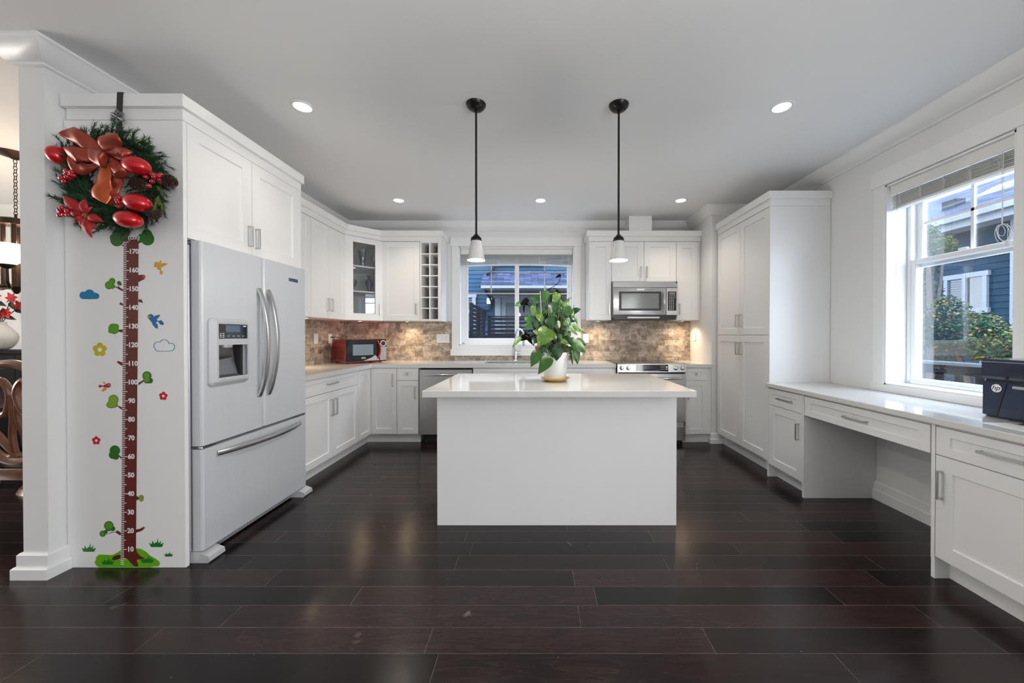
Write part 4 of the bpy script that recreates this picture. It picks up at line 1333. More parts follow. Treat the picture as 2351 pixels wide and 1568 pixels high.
# ------------------------------------------------------------------ blinds
def blind(name, label, loc, rz, w, drop, nsl, sag, tassel=None, wand=False):
    t = thing(name, label, 'blind', loc, rz)          # local: x along the head rail, front -y, z down from the rail top
    m = MB(); m.box(0.004, w - 0.004, -0.008, 0.0, -0.068, 0.0, 0.002); m.finish('valance', M['blind'], t, smooth=0)
    m = MB(); m.box(0.012, w - 0.012, 0.002, 0.045, -0.045, -0.002); m.finish('head_rail', M['white'], t, smooth=0)
    def zsag(u, k): return -0.078 - (drop - 0.078) * (k / nsl) * (1 + sag * (abs(2 * u - 1) ** 2 - 0.4))
    m = MB()
    rnd = random.Random(3)
    for k in range(nsl):
        n = 12
        V, Fc = [], []
        til = rnd.uniform(-0.004, 0.004)
        for i in range(n + 1):
            u = i / n
            x = 0.012 + (w - 0.024) * u
            z = zsag(u, k) + til * (u - 0.5)
            V += [(x, -0.004, z), (x, 0.044, z + 0.002), (x, 0.044, z + 0.0045), (x, -0.004, z + 0.0025)]
        for i in range(n):
            for q in range(4):
                Fc.append((i * 4 + q, i * 4 + (q + 1) % 4, i * 4 + 4 + (q + 1) % 4, i * 4 + 4 + q))
        Fc += [(0, 1, 2, 3), (n * 4 + 3, n * 4 + 2, n * 4 + 1, n * 4)]
        m.add(V, Fc)
    m.finish('slats', M['blind'], t, smooth=0)
    m = MB()
    pts = [(0.012 + (w - 0.024) * i / 12, 0.020, zsag(i / 12, nsl) - 0.004) for i in range(13)]
    V, Fc = [], []
    for p in pts:
        V += [(p[0], -0.006, p[2] - 0.009), (p[0], 0.046, p[2] - 0.009), (p[0], 0.046, p[2] + 0.007), (p[0], -0.006, p[2] + 0.007)]
    for i in range(12):
        for q in range(4): Fc.append((i * 4 + q, i * 4 + (q + 1) % 4, i * 4 + 4 + (q + 1) % 4, i * 4 + 4 + q))
    Fc += [(0, 1, 2, 3), (51, 50, 49, 48)]
    m.add(V, Fc); m.finish('bottom_rail', M['blind'], t, smooth=0)
    m = MB()
    rnd = random.Random(11)
    nc = 5
    for c in range(nc):
        m = MB()
        u = 0.09 + 0.82 * c / (nc - 1)
        x = 0.012 + (w - 0.024) * u
        zb = zsag(u, nsl)
        for q in range(4):
            pts = [(x + rnd.uniform(-0.010, 0.010), -0.0075 - 0.004 * rnd.random(), -0.072 + (zb + 0.072) * i / 9) for i in range(10)]
            m.tube(pts, 0.0009, 5)
        m.finish('ladder_cord', M['cord'], t)
    m = MB()
    if tassel:
        x, zl = tassel
        m.tube([(x, -0.012, -0.07), (x + 0.001, -0.013, -zl)], 0.0013, 6); m.tube([(x + 0.006, -0.012, -0.07), (x + 0.005, -0.013, -zl)], 0.0013, 6)
        rnd = random.Random(5)
        for q in range(5):
            r = rnd.uniform(0.03, 0.055)
            ox = rnd.uniform(-0.02, 0.02)
            pts = [(x + ox + r * 0.6 * math.sin(2 * PI * i / 16), -0.016 - 0.01 * math.cos(2 * PI * i / 16), -zl - r + r * math.cos(2 * PI * i / 16)) for i in range(16)]
            m.tube(smooth_path(pts, 2, True), 0.0013, 5, closed=True)
        m.finish('lift_cord', M['cord'], t)
        m = MB(); m.lathe([(0.004, -zl - 0.09), (0.010, -zl - 0.10), (0.011, -zl - 0.125), (0.008, -zl - 0.13), (0.0, -zl - 0.13)], (x + 0.03, -0.016, 0), 14); m.tube([(x + 0.03, -0.016, -zl), (x + 0.03, -0.016, -zl - 0.095)], 0.0012, 5)
        m.finish('tassel', M['cord'], t)
    if wand:
        m = MB(); m.cyl((0.06, -0.012, -0.07), (0.055, -0.014, -1.20), 0.0022, 8); m.ball((0.055, -0.014, -1.215), 0.010, 0.010, 0.014, 10, 8); m.finish('tilt_wand', M['clear'], t)
blind('window_blind', 'white slatted blind pulled up at the top of the sink window', (WBx0 + 0.013, 4.842, WBz1 - 0.014), 0, WBx1 - WBx0 - 0.026, 0.205, 11, 0.16, tassel=(1.43, 0.42))
blind('window_blind', 'cream slatted blind pulled up at the top of the desk window', (XR + 0.016, WRy1 - 0.014, WRz1 - 0.013), -90, WRy1 - WRy0 - 0.028, 0.165, 12, 0.06, tassel=(0.66, 0.48), wand=True)

# ------------------------------------------------------------------ glassware in the corner cabinet
def lathe_thing(name, label, cat, loc, prof, mt, n=28, part='body', group=None):
    t = thing(name, label, cat, loc, group=group)
    m = MB(); m.lathe(prof, n=n); m.finish(part, mt, t)
    return t
S1z, S2z = 1.783, 2.083
lathe_thing('glass_vase', 'clear flared glass vase on the top shelf behind the cabinet glass', 'vase', (-2.165, 4.50, S2z), [(0.0, 0.004), (0.035, 0.0), (0.04, 0.01), (0.032, 0.08), (0.045, 0.15), (0.075, 0.22), (0.072, 0.22), (0.042, 0.15), (0.029, 0.08), (0.0, 0.012)], M['clear'])
lathe_thing('glass_goblet', 'clear glass goblet left on the top shelf behind the cabinet glass', 'glass', (-2.27, 4.40, S2z), [(0.032, 0.0), (0.030, 0.004), (0.005, 0.01), (0.005, 0.07), (0.03, 0.09), (0.038, 0.13), (0.032, 0.17), (0.030, 0.17), (0.035, 0.13), (0.027, 0.094), (0.0, 0.078)], M['clear'])
lathe_thing('glass_goblet', 'clear glass goblet right on the top shelf behind the cabinet glass', 'glass', (-2.06, 4.58, S2z), [(0.032, 0.0), (0.030, 0.004), (0.005, 0.01), (0.005, 0.07), (0.03, 0.09), (0.038, 0.13), (0.032, 0.17), (0.030, 0.17), (0.035, 0.13), (0.027, 0.094), (0.0, 0.078)], M['clear'])
lathe_thing('glass_bowl', 'clear footed glass bowl on the middle cabinet shelf', 'bowl', (-2.265, 4.41, S1z), [(0.04, 0.0), (0.038, 0.005), (0.010, 0.015), (0.010, 0.04), (0.05, 0.055), (0.072, 0.10), (0.066, 0.145), (0.062, 0.145), (0.067, 0.10), (0.045, 0.06), (0.0, 0.05)], M['clear'])
M['porc'] = mat('blue_white_porcelain', srgb(52, 58, 92), 0.15, var=0.9, scale=38, coat=0.5)
lathe_thing('porcelain_vase', 'dark blue patterned porcelain vase on the middle cabinet shelf', 'vase', (-2.085, 4.50, S1z), [(0.0, 0.0), (0.024, 0.0), (0.026, 0.006), (0.020, 0.02), (0.024, 0.05), (0.038, 0.095), (0.040, 0.12), (0.030, 0.145), (0.014, 0.158), (0.012, 0.178), (0.022, 0.19), (0.024, 0.198), (0.018, 0.200), (0.009, 0.18)], M['porc'])
lathe_thing('ceramic_cup', 'small pale yellow cup on the bottom of the glass corner cabinet', 'cup', (-2.255, 4.36, 1.452), [(0.0, 0.0), (0.028, 0.0), (0.034, 0.05), (0.036, 0.10), (0.033, 0.10), (0.030, 0.05), (0.0, 0.008)], mat('pale_yellow_ceramic', srgb(196, 190, 120), 0.3))
lathe_thing('glass_dish', 'shallow clear glass dish on the bottom of the glass corner cabinet', 'dish', (-2.10, 4.52, 1.452), [(0.0, 0.0), (0.06, 0.0), (0.10, 0.02), (0.11, 0.035), (0.107, 0.035), (0.096, 0.022), (0.058, 0.005), (0.0, 0.005)], M['clear'])

# ------------------------------------------------------------------ potted pothos on the island
def leaf_mesh(m, base, dirv, nrm, L, Wd, droop=0.25, fold=0.18):
    d = Vector(dirv).normalized()
    n = Vector(nrm)
    n = (n - d * n.dot(d))
    if n.length < 1e-4: n = d.orthogonal()
    n.normalize()
    s = d.cross(n).normalized()
    rows = [(0.0, 0.0), (-0.10, 0.26), (-0.07, 0.42), (0.08, 0.50), (0.25, 0.50), (0.45, 0.42), (0.65, 0.30), (0.83, 0.15), (1.0, 0.0)]
    b = Vector(base)
    V, Fc = [], []
    def P(u, w):
        dr = -droop * (u ** 2) * L
        f = -fold * abs(w) * Wd + 0.05 * Wd * math.sin(6 * u) * (1 if w > 0 else -0.6)
        return b + d * (u * L) + s * (w * Wd) + n * (dr + f)
    mid = []
    for (u, w) in rows:
        mid.append((max(u, 0.0 if u <= 0 else u), w))
    for (u, w) in rows:
        V += [P(u, -w), P(u, -w * 0.5), P(max(u, 0.0) if u < 0 else u, 0.0), P(u, w * 0.5), P(u, w)]
    for i in range(len(rows) - 1):
        for k in range(4):
            Fc.append((i * 5 + k, i * 5 + k + 1, i * 5 + 5 + k + 1, i * 5 + 5 + k))
    m.add(V, Fc)
def leaf_mat(name, c1, c2, thr):
    mm = mat(name, c1, 0.38, var=0.0)
    t = mm.node_tree
    b = t.nodes['Principled BSDF']
    tcn = t.nodes.new('ShaderNodeTexCoord')
    nz_ = t.nodes.new('ShaderNodeTexNoise'); nz_.inputs['Scale'].default_value = 45; nz_.inputs['Detail'].default_value = 4; nz_.inputs['Distortion'].default_value = 1.0
    r_ = t.nodes.new('ShaderNodeValToRGB')
    r_.color_ramp.elements[0].position = thr; r_.color_ramp.elements[0].color = c1 + (1,)
    r_.color_ramp.elements[1].position = thr + 0.16; r_.color_ramp.elements[1].color = c2 + (1,)
    t.links.new(tcn.outputs['Object'], nz_.inputs['Vector']); t.links.new(nz_.outputs['Fac'], r_.inputs['Fac']); t.links.new(r_.outputs['Color'], b.inputs['Base Color'])
    b.inputs['Subsurface Weight'].default_value = 0.0
    return mm
LM = [leaf_mat('pothos_dark', srgb(26, 62, 26), srgb(44, 86, 36), 0.52), leaf_mat('pothos_mid', srgb(44, 86, 30), srgb(92, 122, 56), 0.58), leaf_mat('pothos_light', srgb(76, 110, 38), srgb(150, 160, 104), 0.54), mat('ghosted_black_leaf', srgb(5, 5, 5), 0.8, var=0.3, spec=0.1), mat('brown_leaf', srgb(104, 72, 58), 0.6, var=0.3)]
PX, PY = 0.122, 2.640
t = thing('potted_pothos', 'bushy green pothos plant in a white pot on the island', 'potted plant', (PX, PY, 0.921))
pl = t
m = MB(); m.lathe([(0.0, 0.018), (0.074, 0.018), (0.077, 0.022), (0.099, 0.205), (0.098, 0.210), (0.094, 0.210), (0.090, 0.19), (0.0, 0.186)], n=48); m.finish('pot', M['white'], t)
m = MB(); m.lathe([(0.0, 0.0), (0.058, 0.0), (0.070, 0.003), (0.104, 0.024), (0.106, 0.028), (0.102, 0.028), (0.068, 0.008), (0.0, 0.006)], n=48); m.finish('saucer', mat('mustard_saucer', srgb(206, 168, 88), 0.3), t)
m = MB(); m.lathe([(0.0, 0.196), (0.06, 0.195), (0.0905, 0.192)], n=32); m.finish('soil', mat('potting_soil', srgb(38, 28, 22), 0.95, var=0.4, scale=60, bump=0.6), t)
# leaf list in metres relative to the pot centre: base (x, z), tip direction angle in the front plane, length, depth offset, shade
K = 0.00054
def zx(a): return (a - 622) * K
def zz(b): return (1482 - b) * K
leaves = [  # zoom base x, base y, tip x, tip y, shade, depth, width ratio
 (415, 365, 285, 380, 1, -0.02, .75), (490, 300, 470, 440, 1, -0.06, .8), (560, 330, 520, 470, 0, -0.02, .8), (650, 320, 580, 450, 2, -0.05, .7), (330, 490, 320, 610, 2, -0.05, .55),
 (600, 450, 545, 600, 0, -0.08, .85), (700, 540, 780, 640, 0, -0.10, .95), (860, 545, 945, 520, 0, -0.02, .9), (820, 520, 690, 590, 1, -0.06, .9), (880, 600, 920, 720, 1, 0.0, .35),
 (860, 745, 1020, 830, 2, -0.02, .42), (250, 620, 300, 720, 1, -0.04, .7), (310, 740, 175, 740, 1, -0.06, .55), (350, 620, 330, 690, 0, -0.04, .8), (400, 600, 440, 700, 2, -0.08, .8),
 (370, 700, 400, 800, 1, -0.05, .7), (430, 720, 420, 820, 0, -0.03, .8), (540, 650, 570, 780, 0, -0.08, .9), (640, 640, 560, 720, 0, -0.03, .8), (740, 680, 790, 760, 1, -0.11, .9),
 (800, 680, 880, 680, 0, -0.06, .6), (790, 750, 910, 860, 2, -0.07, .45), (520, 800, 375, 1000, 2, -0.13, .95), (560, 840, 630, 920, 0, -0.10, .9), (490, 900, 540, 1000, 1, -0.10, .9),
 (420, 1000, 520, 1080, 0, -0.10, .85), (600, 1010, 690, 1090, 0, -0.11, .8), (640, 1040, 625, 1190, 0, -0.15, .95), (550, 1060, 590, 1150, 0, -0.10, .8), (690, 930, 780, 970, 2, -0.12, .6),
 (800, 910, 830, 1010, 0, -0.08, .7), (870, 970, 1000, 1080, 1, -0.10, .85), (900, 940, 1020, 990, 1, -0.05, .8), (880, 1060, 900, 1235, 1, -0.11, .6), (830, 1010, 945, 1100, 1, -0.06, .6),
 (790, 1040, 840, 1140, 2, -0.06, .35), (815, 1130, 850, 1255, 2, -0.07, .28), (390, 1090, 295, 1265, 1, -0.12, .75), (520, 1160, 385, 1345, 1, -0.16, .7), (440, 1100, 420, 1190, 1, -0.11, .8),
 (150, 900, 50, 1018, 2, -0.04, .42), (150, 440, 75, 485, 1, -0.02, .9), (690, 400, 720, 480, 2, 0.0, .5), (770, 420, 830, 350, 2, 0.02, .5), (560, 520, 620, 560, 2, -0.02, .6),
 (640, 900, 700, 1000, 0, -0.05, .9), (480, 520, 420, 600, 1, -0.03, .8), (700, 780, 640, 860, 0, 0.0, .9), (590, 740, 660, 800, 0, 0.02, .9), (350, 800, 375, 850, 2, -0.06, .8), (700, 600, 740, 700, 0, 0.03, .9), (450, 640, 520, 720, 0, 0.05, .9), (620, 560, 690, 620, 0, 0.06, .9), (520, 920, 600, 1000, 0, 0.06, .9), (700, 980, 760, 1080, 0, 0.05, .9), (590, 1080, 650, 1160, 0, 0.05, .9), (760, 860, 830, 920, 1, 0.04, .8), (430, 860, 480, 960, 0, 0.04, .9),
]
rnd = random.Random(21)
for _ in range(34):                                    # smaller leaves filling the middle
    gx, gy = rnd.uniform(330, 840), rnd.uniform(430, 1040)
    an = rnd.uniform(-2.6, -0.5)
    ln = rnd.uniform(70, 120)
    leaves.append((gx, gy, gx + ln * math.cos(an), gy - ln * math.sin(an), rnd.choice((0, 0, 1, 1, 2)), rnd.uniform(-0.07, 0.02), rnd.uniform(.6, .95)))
for _ in range(26):                                    # leaves round the back of the plant
    a = rnd.uniform(0.1, PI - 0.1)
    r = rnd.uniform(0.02, 0.14)
    leaves.append((622 + r * math.cos(a) / K, rnd.uniform(420, 1080), 622 + r * math.cos(a) / K + rnd.uniform(-90, 90), 0, rnd.choice((0, 0, 1)), 0.04 + r * math.sin(a) * 0.9, .9))
    q = leaves[-1]
    leaves[-1] = (q[0], q[1], q[2], q[1] + rnd.uniform(40, 110), q[4], q[5], q[6])
m = MB(); st = MB()
for (bx, by, tx, ty, sh, dy, wr_) in leaves:
    b3 = Vector((zx(bx), dy, zz(by)))
    e3 = Vector((zx(tx), dy - rnd.uniform(0.0, 0.035), zz(ty)))
    d3 = e3 - b3
    L = d3.length * 1.04
    m.cur = sh
    nn = Vector((rnd.uniform(-0.35, 0.35), -1.0, rnd.uniform(0.25, 0.75)))
    leaf_mesh(m, b3, d3, nn, L, L * wr_ * 0.98, droop=rnd.uniform(0.05, 0.22))
    root = Vector((rnd.uniform(-0.05, 0.05), rnd.uniform(-0.03, 0.05), 0.195))
    midp = (b3 + root) / 2 + Vector((rnd.uniform(-0.03, 0.03), rnd.uniform(0.0, 0.04), rnd.uniform(0.0, 0.04)))
    stub = b3 - d3.normalized() * 0.03 + Vector((0, 0.02, 0.012))
    st.cur = 1 if rnd.random() < 0.35 else 0
    st.tube([root, midp, stub, b3], [0.0022, 0.0020, 0.0016, 0.0012], 5)
m.finish('foliage', LM[:3], t, smooth=60)
st.finish('stems', [mat('green_stem', srgb(120, 146, 72), 0.5), mat('dark_stem', srgb(34, 34, 24), 0.6)], t)
m = MB()
for (bx, by, tx, ty, dy, wr_) in ((250, 395, 130, 480, -0.03, .45), (205, 470, 205, 580, -0.03, .25), (230, 880, 150, 940, -0.02, .8), (262, 905, 350, 1005, -0.03, .42), (690, 62, 622, 98, 0.0, .5), (630, 280, 700, 310, 0.0, .6), (250, 850, 200, 920, 0.0, .9), (210, 430, 260, 460, 0.0, .9)):
    b3 = Vector((zx(bx), dy, zz(by))); d3 = Vector((zx(tx), dy - 0.01, zz(ty))) - b3
    leaf_mesh(m, b3, d3, (0.1, -1, 0.3), d3.length, d3.length * wr_)
for pts in (((480, 300), (560, 240), (640, 190), (680, 130), (690, 80), (660, 62)), ((500, 285), (590, 240), (640, 255), (690, 320), (715, 400)), ((330, 480), (290, 490), (240, 440), (215, 425)), ((340, 520), (330, 430)), ((370, 860), (310, 880), (255, 920)), ((330, 840), (300, 795), (250, 830)), ((390, 460), (330, 490), (250, 410))):
    P3 = [(zx(a), 0.005 * i - 0.02, zz(b_)) for i, (a, b_) in enumerate(pts)]
    m.tube(smooth_path(P3, 5), 0.0024, 6)
tag(m.finish('ghosted_vines', LM[3], t, smooth=60), 'vines and leaves coloured black as exposure ghosting')  # exposure ghosting against the window, put into the leaf colour
m = MB()
b3 = Vector((zx(390), -0.12, zz(1010))); leaf_mesh(m, b3, (0.15, -0.1, -1), (0, -1, 0.2), 0.058, 0.042, fold=0.5)
tag(m.finish('dead_leaf', LM[4], t, smooth=60), 'brown dried leaf')
m = MB()
for (a, b_, c, d_, dy) in ((420, 290, 445, 800, -0.06), (820, 290, 735, 1120, -0.02)):
    m.tube([(zx(a), dy, zz(b_)), (zx(c), dy + 0.02, zz(d_)), (zx(c) * 0.8, dy * 0.3, 0.19)], 0.0036, 8)
m.finish('support_stake', mat('grey_plant_stake', srgb(140, 146, 140), 0.5), t)

# ------------------------------------------------------------------ printer
M['prn'] = mat('window_blue_printer_plastic', srgb(14, 34, 62), 0.16, var=0.06, coat=0.5)  # blue of the window's reflection mixed into the base colour
t = thing('printer', 'black multifunction printer standing on the desk by the window', 'printer', (2.322, 1.905, 0.832), -90)
pw, ph = 0.45, 0.300
m = MB()
m.prism([(0.0, 0.012), (0.0, 0.185), (0.275, 0.185), (0.275, 0.0), (0.02, 0.0)], 0.0, 0.165, 'x')
m.prism([(0.03, 0.012), (0.03, 0.185), (0.275, 0.185), (0.275, 0.0), (0.03, 0.0)], 0.165, pw - 0.04, 'x')
m.prism([(0.0, 0.012), (0.0, 0.185), (0.275, 0.185), (0.275, 0.0), (0.02, 0.0)], pw - 0.04, pw, 'x')
m.box(0.165, pw - 0.04, 0.0, 0.03, 0.125, 0.185)
m.finish('body', M['prn'], t, smooth=20)
m = MB()
m.prism([(0.006, 0.196), (-0.002, 0.21), (-0.002, 0.284), (0.008, 0.298), (0.270, 0.300), (0.275, 0.29), (0.275, 0.196)], -0.004, pw + 0.004, 'x'); m.finish('scanner_lid', M['prn'], t, smooth=20)
m = MB(); m.prism([(0.012, 0.183), (0.012, 0.198), (0.27, 0.198), (0.27, 0.183)], 0.004, pw - 0.004, 'x'); m.finish('lid_gap', M['black'], t, smooth=0)
m = MB(); m.box(-0.0046, pw + 0.0046, -0.003, 0.0, 0.283, 0.2855); m.finish('lid_edge', M['gray'], t, smooth=0)
m = MB(); m.prism([(0.094, 0.182), (0.100, 0.182), (0.062, 0.014), (0.052, 0.014)], -0.002, 0.001, 'y'); m.finish('panel_seam', M['black'], t, smooth=0)
m = MB(); m.prism([(0.100, 0.198), (0.104, 0.214), (0.118, 0.226), (pw, 0.228), (pw, 0.234), (0.114, 0.233), (0.098, 0.22), (0.092, 0.198)], -0.0035, -0.001, 'y'); m.finish('lid_seam', M['black'], t, smooth=0)
m = MB(); m.box(0.125, 0.42, -0.012, 0.004, 0.158, 0.172, 0.003); m.finish('control_flap', M['gray'], t, smooth=0)
m = MB(); m.box(0.17, 0.40, -0.05, 0.03, 0.010, 0.022, 0.002); m.box(0.175, 0.395, -0.09, -0.045, 0.014, 0.020, 0.002); m.finish('paper_tray', M['black'], t, smooth=0)
m = MB(); m.T = Matrix.Translation((0.058, -0.0012, 0.152)) @ Matrix.Rotation(R(90), 4, 'X')
m.lathe([(0.0, 0.0012), (0.0205, 0.0012), (0.0205, 0.0)], n=40); lg = m.finish('logo_disc', M['print'], t, smooth=0)
m = MB()
shear = Matrix.Identity(4); shear[0][1] = 0.30
m.text('hp', 0.034, Matrix.Translation((0.0585, -0.0026, 0.1535)) @ Matrix.Rotation(R(90), 4, 'X') @ shear, 0.0006); m.finish('logo_lettering', M['black'], lg, smooth=0)
t = thing('paper_stack', 'few loose sheets of white paper on the desk below the printer front', 'paper', (2.20, 1.60, 0.832), -4)
for k in range(3):
    m = MB(); m.T = Matrix.Translation((0.004 * k, -0.008 * k, 0.0)) @ Matrix.Rotation(R(2.5 * k), 4, 'Z'); m.box(-0.09, 0.10, -0.14, 0.15, 0.0005 + k * 0.0006, 0.001 + k * 0.0006); m.finish('sheet', M['print'], t, smooth=0)

# ------------------------------------------------------------------ Christmas wreath on the refrigerator panel
PYF = 1.958
WC = Vector((-2.182, PYF - 0.075, 2.048))        # wreath centre
def WP(gx, gy, dp):
    # sketch grid (4.481 units per photograph pixel) and distance in front of the wreath centre -> local point
    y = WC.y - dp
    return Vector(((110 + gx / 4.481 - 1236.0) / F_PX * y - WC.x, -dp, CAM_H - (210 + gy / 4.481 - 768.0) / F_PX * y - WC.z))
KW = 0.000496
t = thing('christmas_wreath', 'round green Christmas wreath with orange-red bow on the white panel', 'wreath', WC)
wre = t
GM = [mat('pine_needle_dark', srgb(24, 52, 32), 0.6, var=0.3), mat('pine_needle_mid', srgb(44, 82, 44), 0.6, var=0.3), mat('pine_needle_light', srgb(108, 122, 52), 0.6, var=0.2)]
rnd = random.Random(99)
m = MB()
def spike(m, p, d, L, w):
    d = d.normalized()
    a = d.orthogonal().normalized()
    b_ = d.cross(a)
    e = p + d * L
    q = [p + a * w, p - a * w * 0.5 + b_ * w * 0.87, p - a * w * 0.5 - b_ * w * 0.87]
    m.add(q + [e], [(0, 1, 3), (1, 2, 3), (2, 0, 3)])
def twig(m, p0, d, L, nn, nl):
    d = d.normalized()
    m.tube([p0, p0 + d * L], [0.0016, 0.0010], 4)
    for k in range(nn):
        u = (k + rnd.random()) / nn
        p = p0 + d * (L * u)
        a = rnd.uniform(0, 2 * PI)
        o = d.orthogonal().normalized()
        o2 = d.cross(o)
        side = o * math.cos(a) + o2 * math.sin(a)
        spike(m, p, d * rnd.uniform(0.7, 1.1) + side * rnd.uniform(0.4, 0.8), nl * rnd.uniform(0.7, 1.15), 0.0011)
RMAJ = 0.196
for k in range(780):
    a = rnd.uniform(0, 2 * PI)
    rr = RMAJ + rnd.uniform(-0.055, 0.045)
    ca, sa = math.cos(a), math.sin(a)
    p = Vector((ca * rr, rnd.uniform(-0.045, 0.045), sa * rr * 0.98))
    rad, tan = Vector((ca, 0, sa)), Vector((sa, 0, -ca))
    d = rad * rnd.uniform(-0.4, 0.85 + 0.35 * ca) + tan * rnd.uniform(0.1, 1.0) + Vector((0, -1, 0)) * rnd.uniform(-0.05, 0.45)
    m.cur = 0 if rnd.random() < 0.45 else 1
    twig(m, p, d, rnd.uniform(0.045, 0.078), 42, 0.027)
m.finish('greenery', GM, t, smooth=0)
m = MB()
for k in range(40):
    a0, a1 = 2 * PI * k / 40, 2 * PI * (k + 1) / 40
ringp = [(RMAJ * math.cos(2 * PI * k / 48), 0.01, RMAJ * math.sin(2 * PI * k / 48)) for k in range(48)]
m.tube(ringp, 0.026, 10, closed=True)
m.finish('ring_core', mat('wreath_core', srgb(20, 34, 22), 0.9, var=0.4, scale=40, bump=0.8), t)
for (a, b_, dx, dz) in ((1150, 1070, -0.10, -1), (1130, 970, 0.6, -0.5), (1150, 1090, 0.5, -0.9), (640, 1160, 1, -0.1)):
    m = MB(); twig(m, WP(a, b_, 0.07), Vector((dx, -0.2, dz)), 0.075, 70, 0.022)
    m.finish('light_sprig', GM[2], t, smooth=0)

# ribbon
RM = mat('copper_red_ribbon', srgb(158, 66, 50), 0.34, 0.45, 0.14, 14, 0.12, 120)
RE = mat('ribbon_wired_edge', srgb(120, 30, 26), 0.35, 0.3)
RG = mat('gold_ribbon_back', srgb(150, 104, 50), 0.35, 0.4, 0.1)
RO = mat('orange_ribbon', srgb(190, 88, 44), 0.34, 0.4, 0.14, 14, 0.12, 120)
def ribbon(parent, ctrl, name='ribbon_loop', mt=None, n=26, wav=0.004, cut=0.0):
    # ctrl rows: grid x, grid y, depth, half width (grid units), lean of the width towards the viewer
    ctrl = [tuple(c) + (0,) * (5 - len(c)) for c in ctrl]
    def cat_(u):
        s_ = u * (len(ctrl) - 1)
        i = min(int(s_), len(ctrl) - 2)
        f = s_ - i
        p0, p1, p2, p3 = ctrl[max(i - 1, 0)], ctrl[i], ctrl[i + 1], ctrl[min(i + 2, len(ctrl) - 1)]
        return [0.5 * (2 * p1[k] + (p2[k] - p0[k]) * f + (2 * p0[k] - 5 * p1[k] + 4 * p2[k] - p3[k]) * f * f + (3 * p1[k] - p0[k] - 3 * p2[k] + p3[k]) * f ** 3) for k in range(5)]
    rows = 8
    V, Fc = [], []
    prev = None
    for k in range(n + 1):
        q = cat_(k / n)
        q2, q1 = cat_(min(1, k / n + 0.02)), cat_(max(0, k / n - 0.02))
        tx, tz = q2[0] - q1[0], -(q2[1] - q1[1])
        w = Vector((-tz, 0, tx))
        if w.length < 1e-6: w = prev.copy()
        w.normalize()
        if prev is not None:
            if w.dot(prev) < 0: w = -w
            w = (w * 0.5 + prev * 0.5).normalized()
        prev = w
        c = WP(q[0], q[1], q[2] + 0.022)
        wv = (w + Vector((0, -math.sin(R(q[4])), 0))) * q[3] * KW
        along = Vector((tx, 0, tz)).normalized() if (tx or tz) else Vector((1, 0, 0))
        for r_ in range(rows + 1):
            sx = 2 * r_ / rows - 1
            e = along * (cut * sx * max(0, k / n - 0.6) * q[3] * KW)
            V.append(c + wv * sx + e + Vector((0, -wav * math.sin(2.2 * sx + k * 0.45) + 0.010 * sx * sx, 0)))
    for k in range(n):
        for r_ in range(rows):
            Fc.append((k * (rows + 1) + r_, k * (rows + 1) + r_ + 1, (k + 1) * (rows + 1) + r_ + 1, (k + 1) * (rows + 1) + r_))
    m = MB(); m.add(V, Fc)
    o = m.finish(name, mt or RM, parent, smooth=70, solid=0.0010)
    ed = MB(); ed.tube(V[0::rows + 1], 0.0011, 5); ed.tube(V[rows::rows + 1], 0.0011, 5)
    ed.finish('wired_edge', RE, o)
    return o
m = MB(); m.ball(WP(575, 665, .107), 0.024, 0.018, 0.022, 16, 10)
m.finish('bow_knot', RM, t)
ribbon(t, [(560, 630, .075, 45), (430, 535, .085, 62, 12), (310, 460, .085, 70, -8), (180, 392, .075, 66, 10)], 'ribbon_tail', cut=1.2)
ribbon(t, [(560, 690, .070, 35), (420, 650, .090, 66, 10), (280, 632, .105, 74, 0), (215, 650, .095, 72, -25)], 'ribbon_loop')
ribbon(t, [(215, 700, .085, 62, 20), (290, 765, .078, 66, 10), (400, 780, .074, 50, 0), (520, 735, .070, 28, 0)], 'ribbon_loop')
ribbon(t, [(595, 640, .075, 26), (615, 560, .095, 82, 15), (645, 470, .110, 100, 0), (655, 420, .100, 78, -15)], 'ribbon_loop')
ribbon(t, [(600, 640, .075, 28), (690, 622, .095, 54, 12), (780, 640, .105, 64, 0), (828, 662, .090, 54, -20)], 'ribbon_loop')
ribbon(t, [(420, 585, .080, 40), (470, 635, .110, 66, 0), (545, 690, .120, 72, 10), (612, 715, .100, 50, 0)], 'ribbon_loop')
ribbon(t, [(690, 850, .066, 48), (695, 930, .070, 56, -8), (660, 1040, .070, 66, 8), (590, 1140, .066, 58, 0)], 'ribbon_tail', cut=-0.8)
ribbon(t, [(590, 740, .078, 52), (575, 860, .090, 74, 8), (555, 980, .088, 84, -10), (522, 1110, .085, 84, 0)], 'ribbon_tail', RO, cut=0.6)
ribbon(t, [(640, 680, .078, 26), (690, 760, .096, 58, 10), (735, 820, .098, 64, 0), (735, 880, .080, 44, -20)], 'ribbon_loop')
ribbon(t, [(690, 715, .070, 22), (740, 760, .080, 36, 0), (785, 790, .070, 24, 0)], 'ribbon_loop', RG)

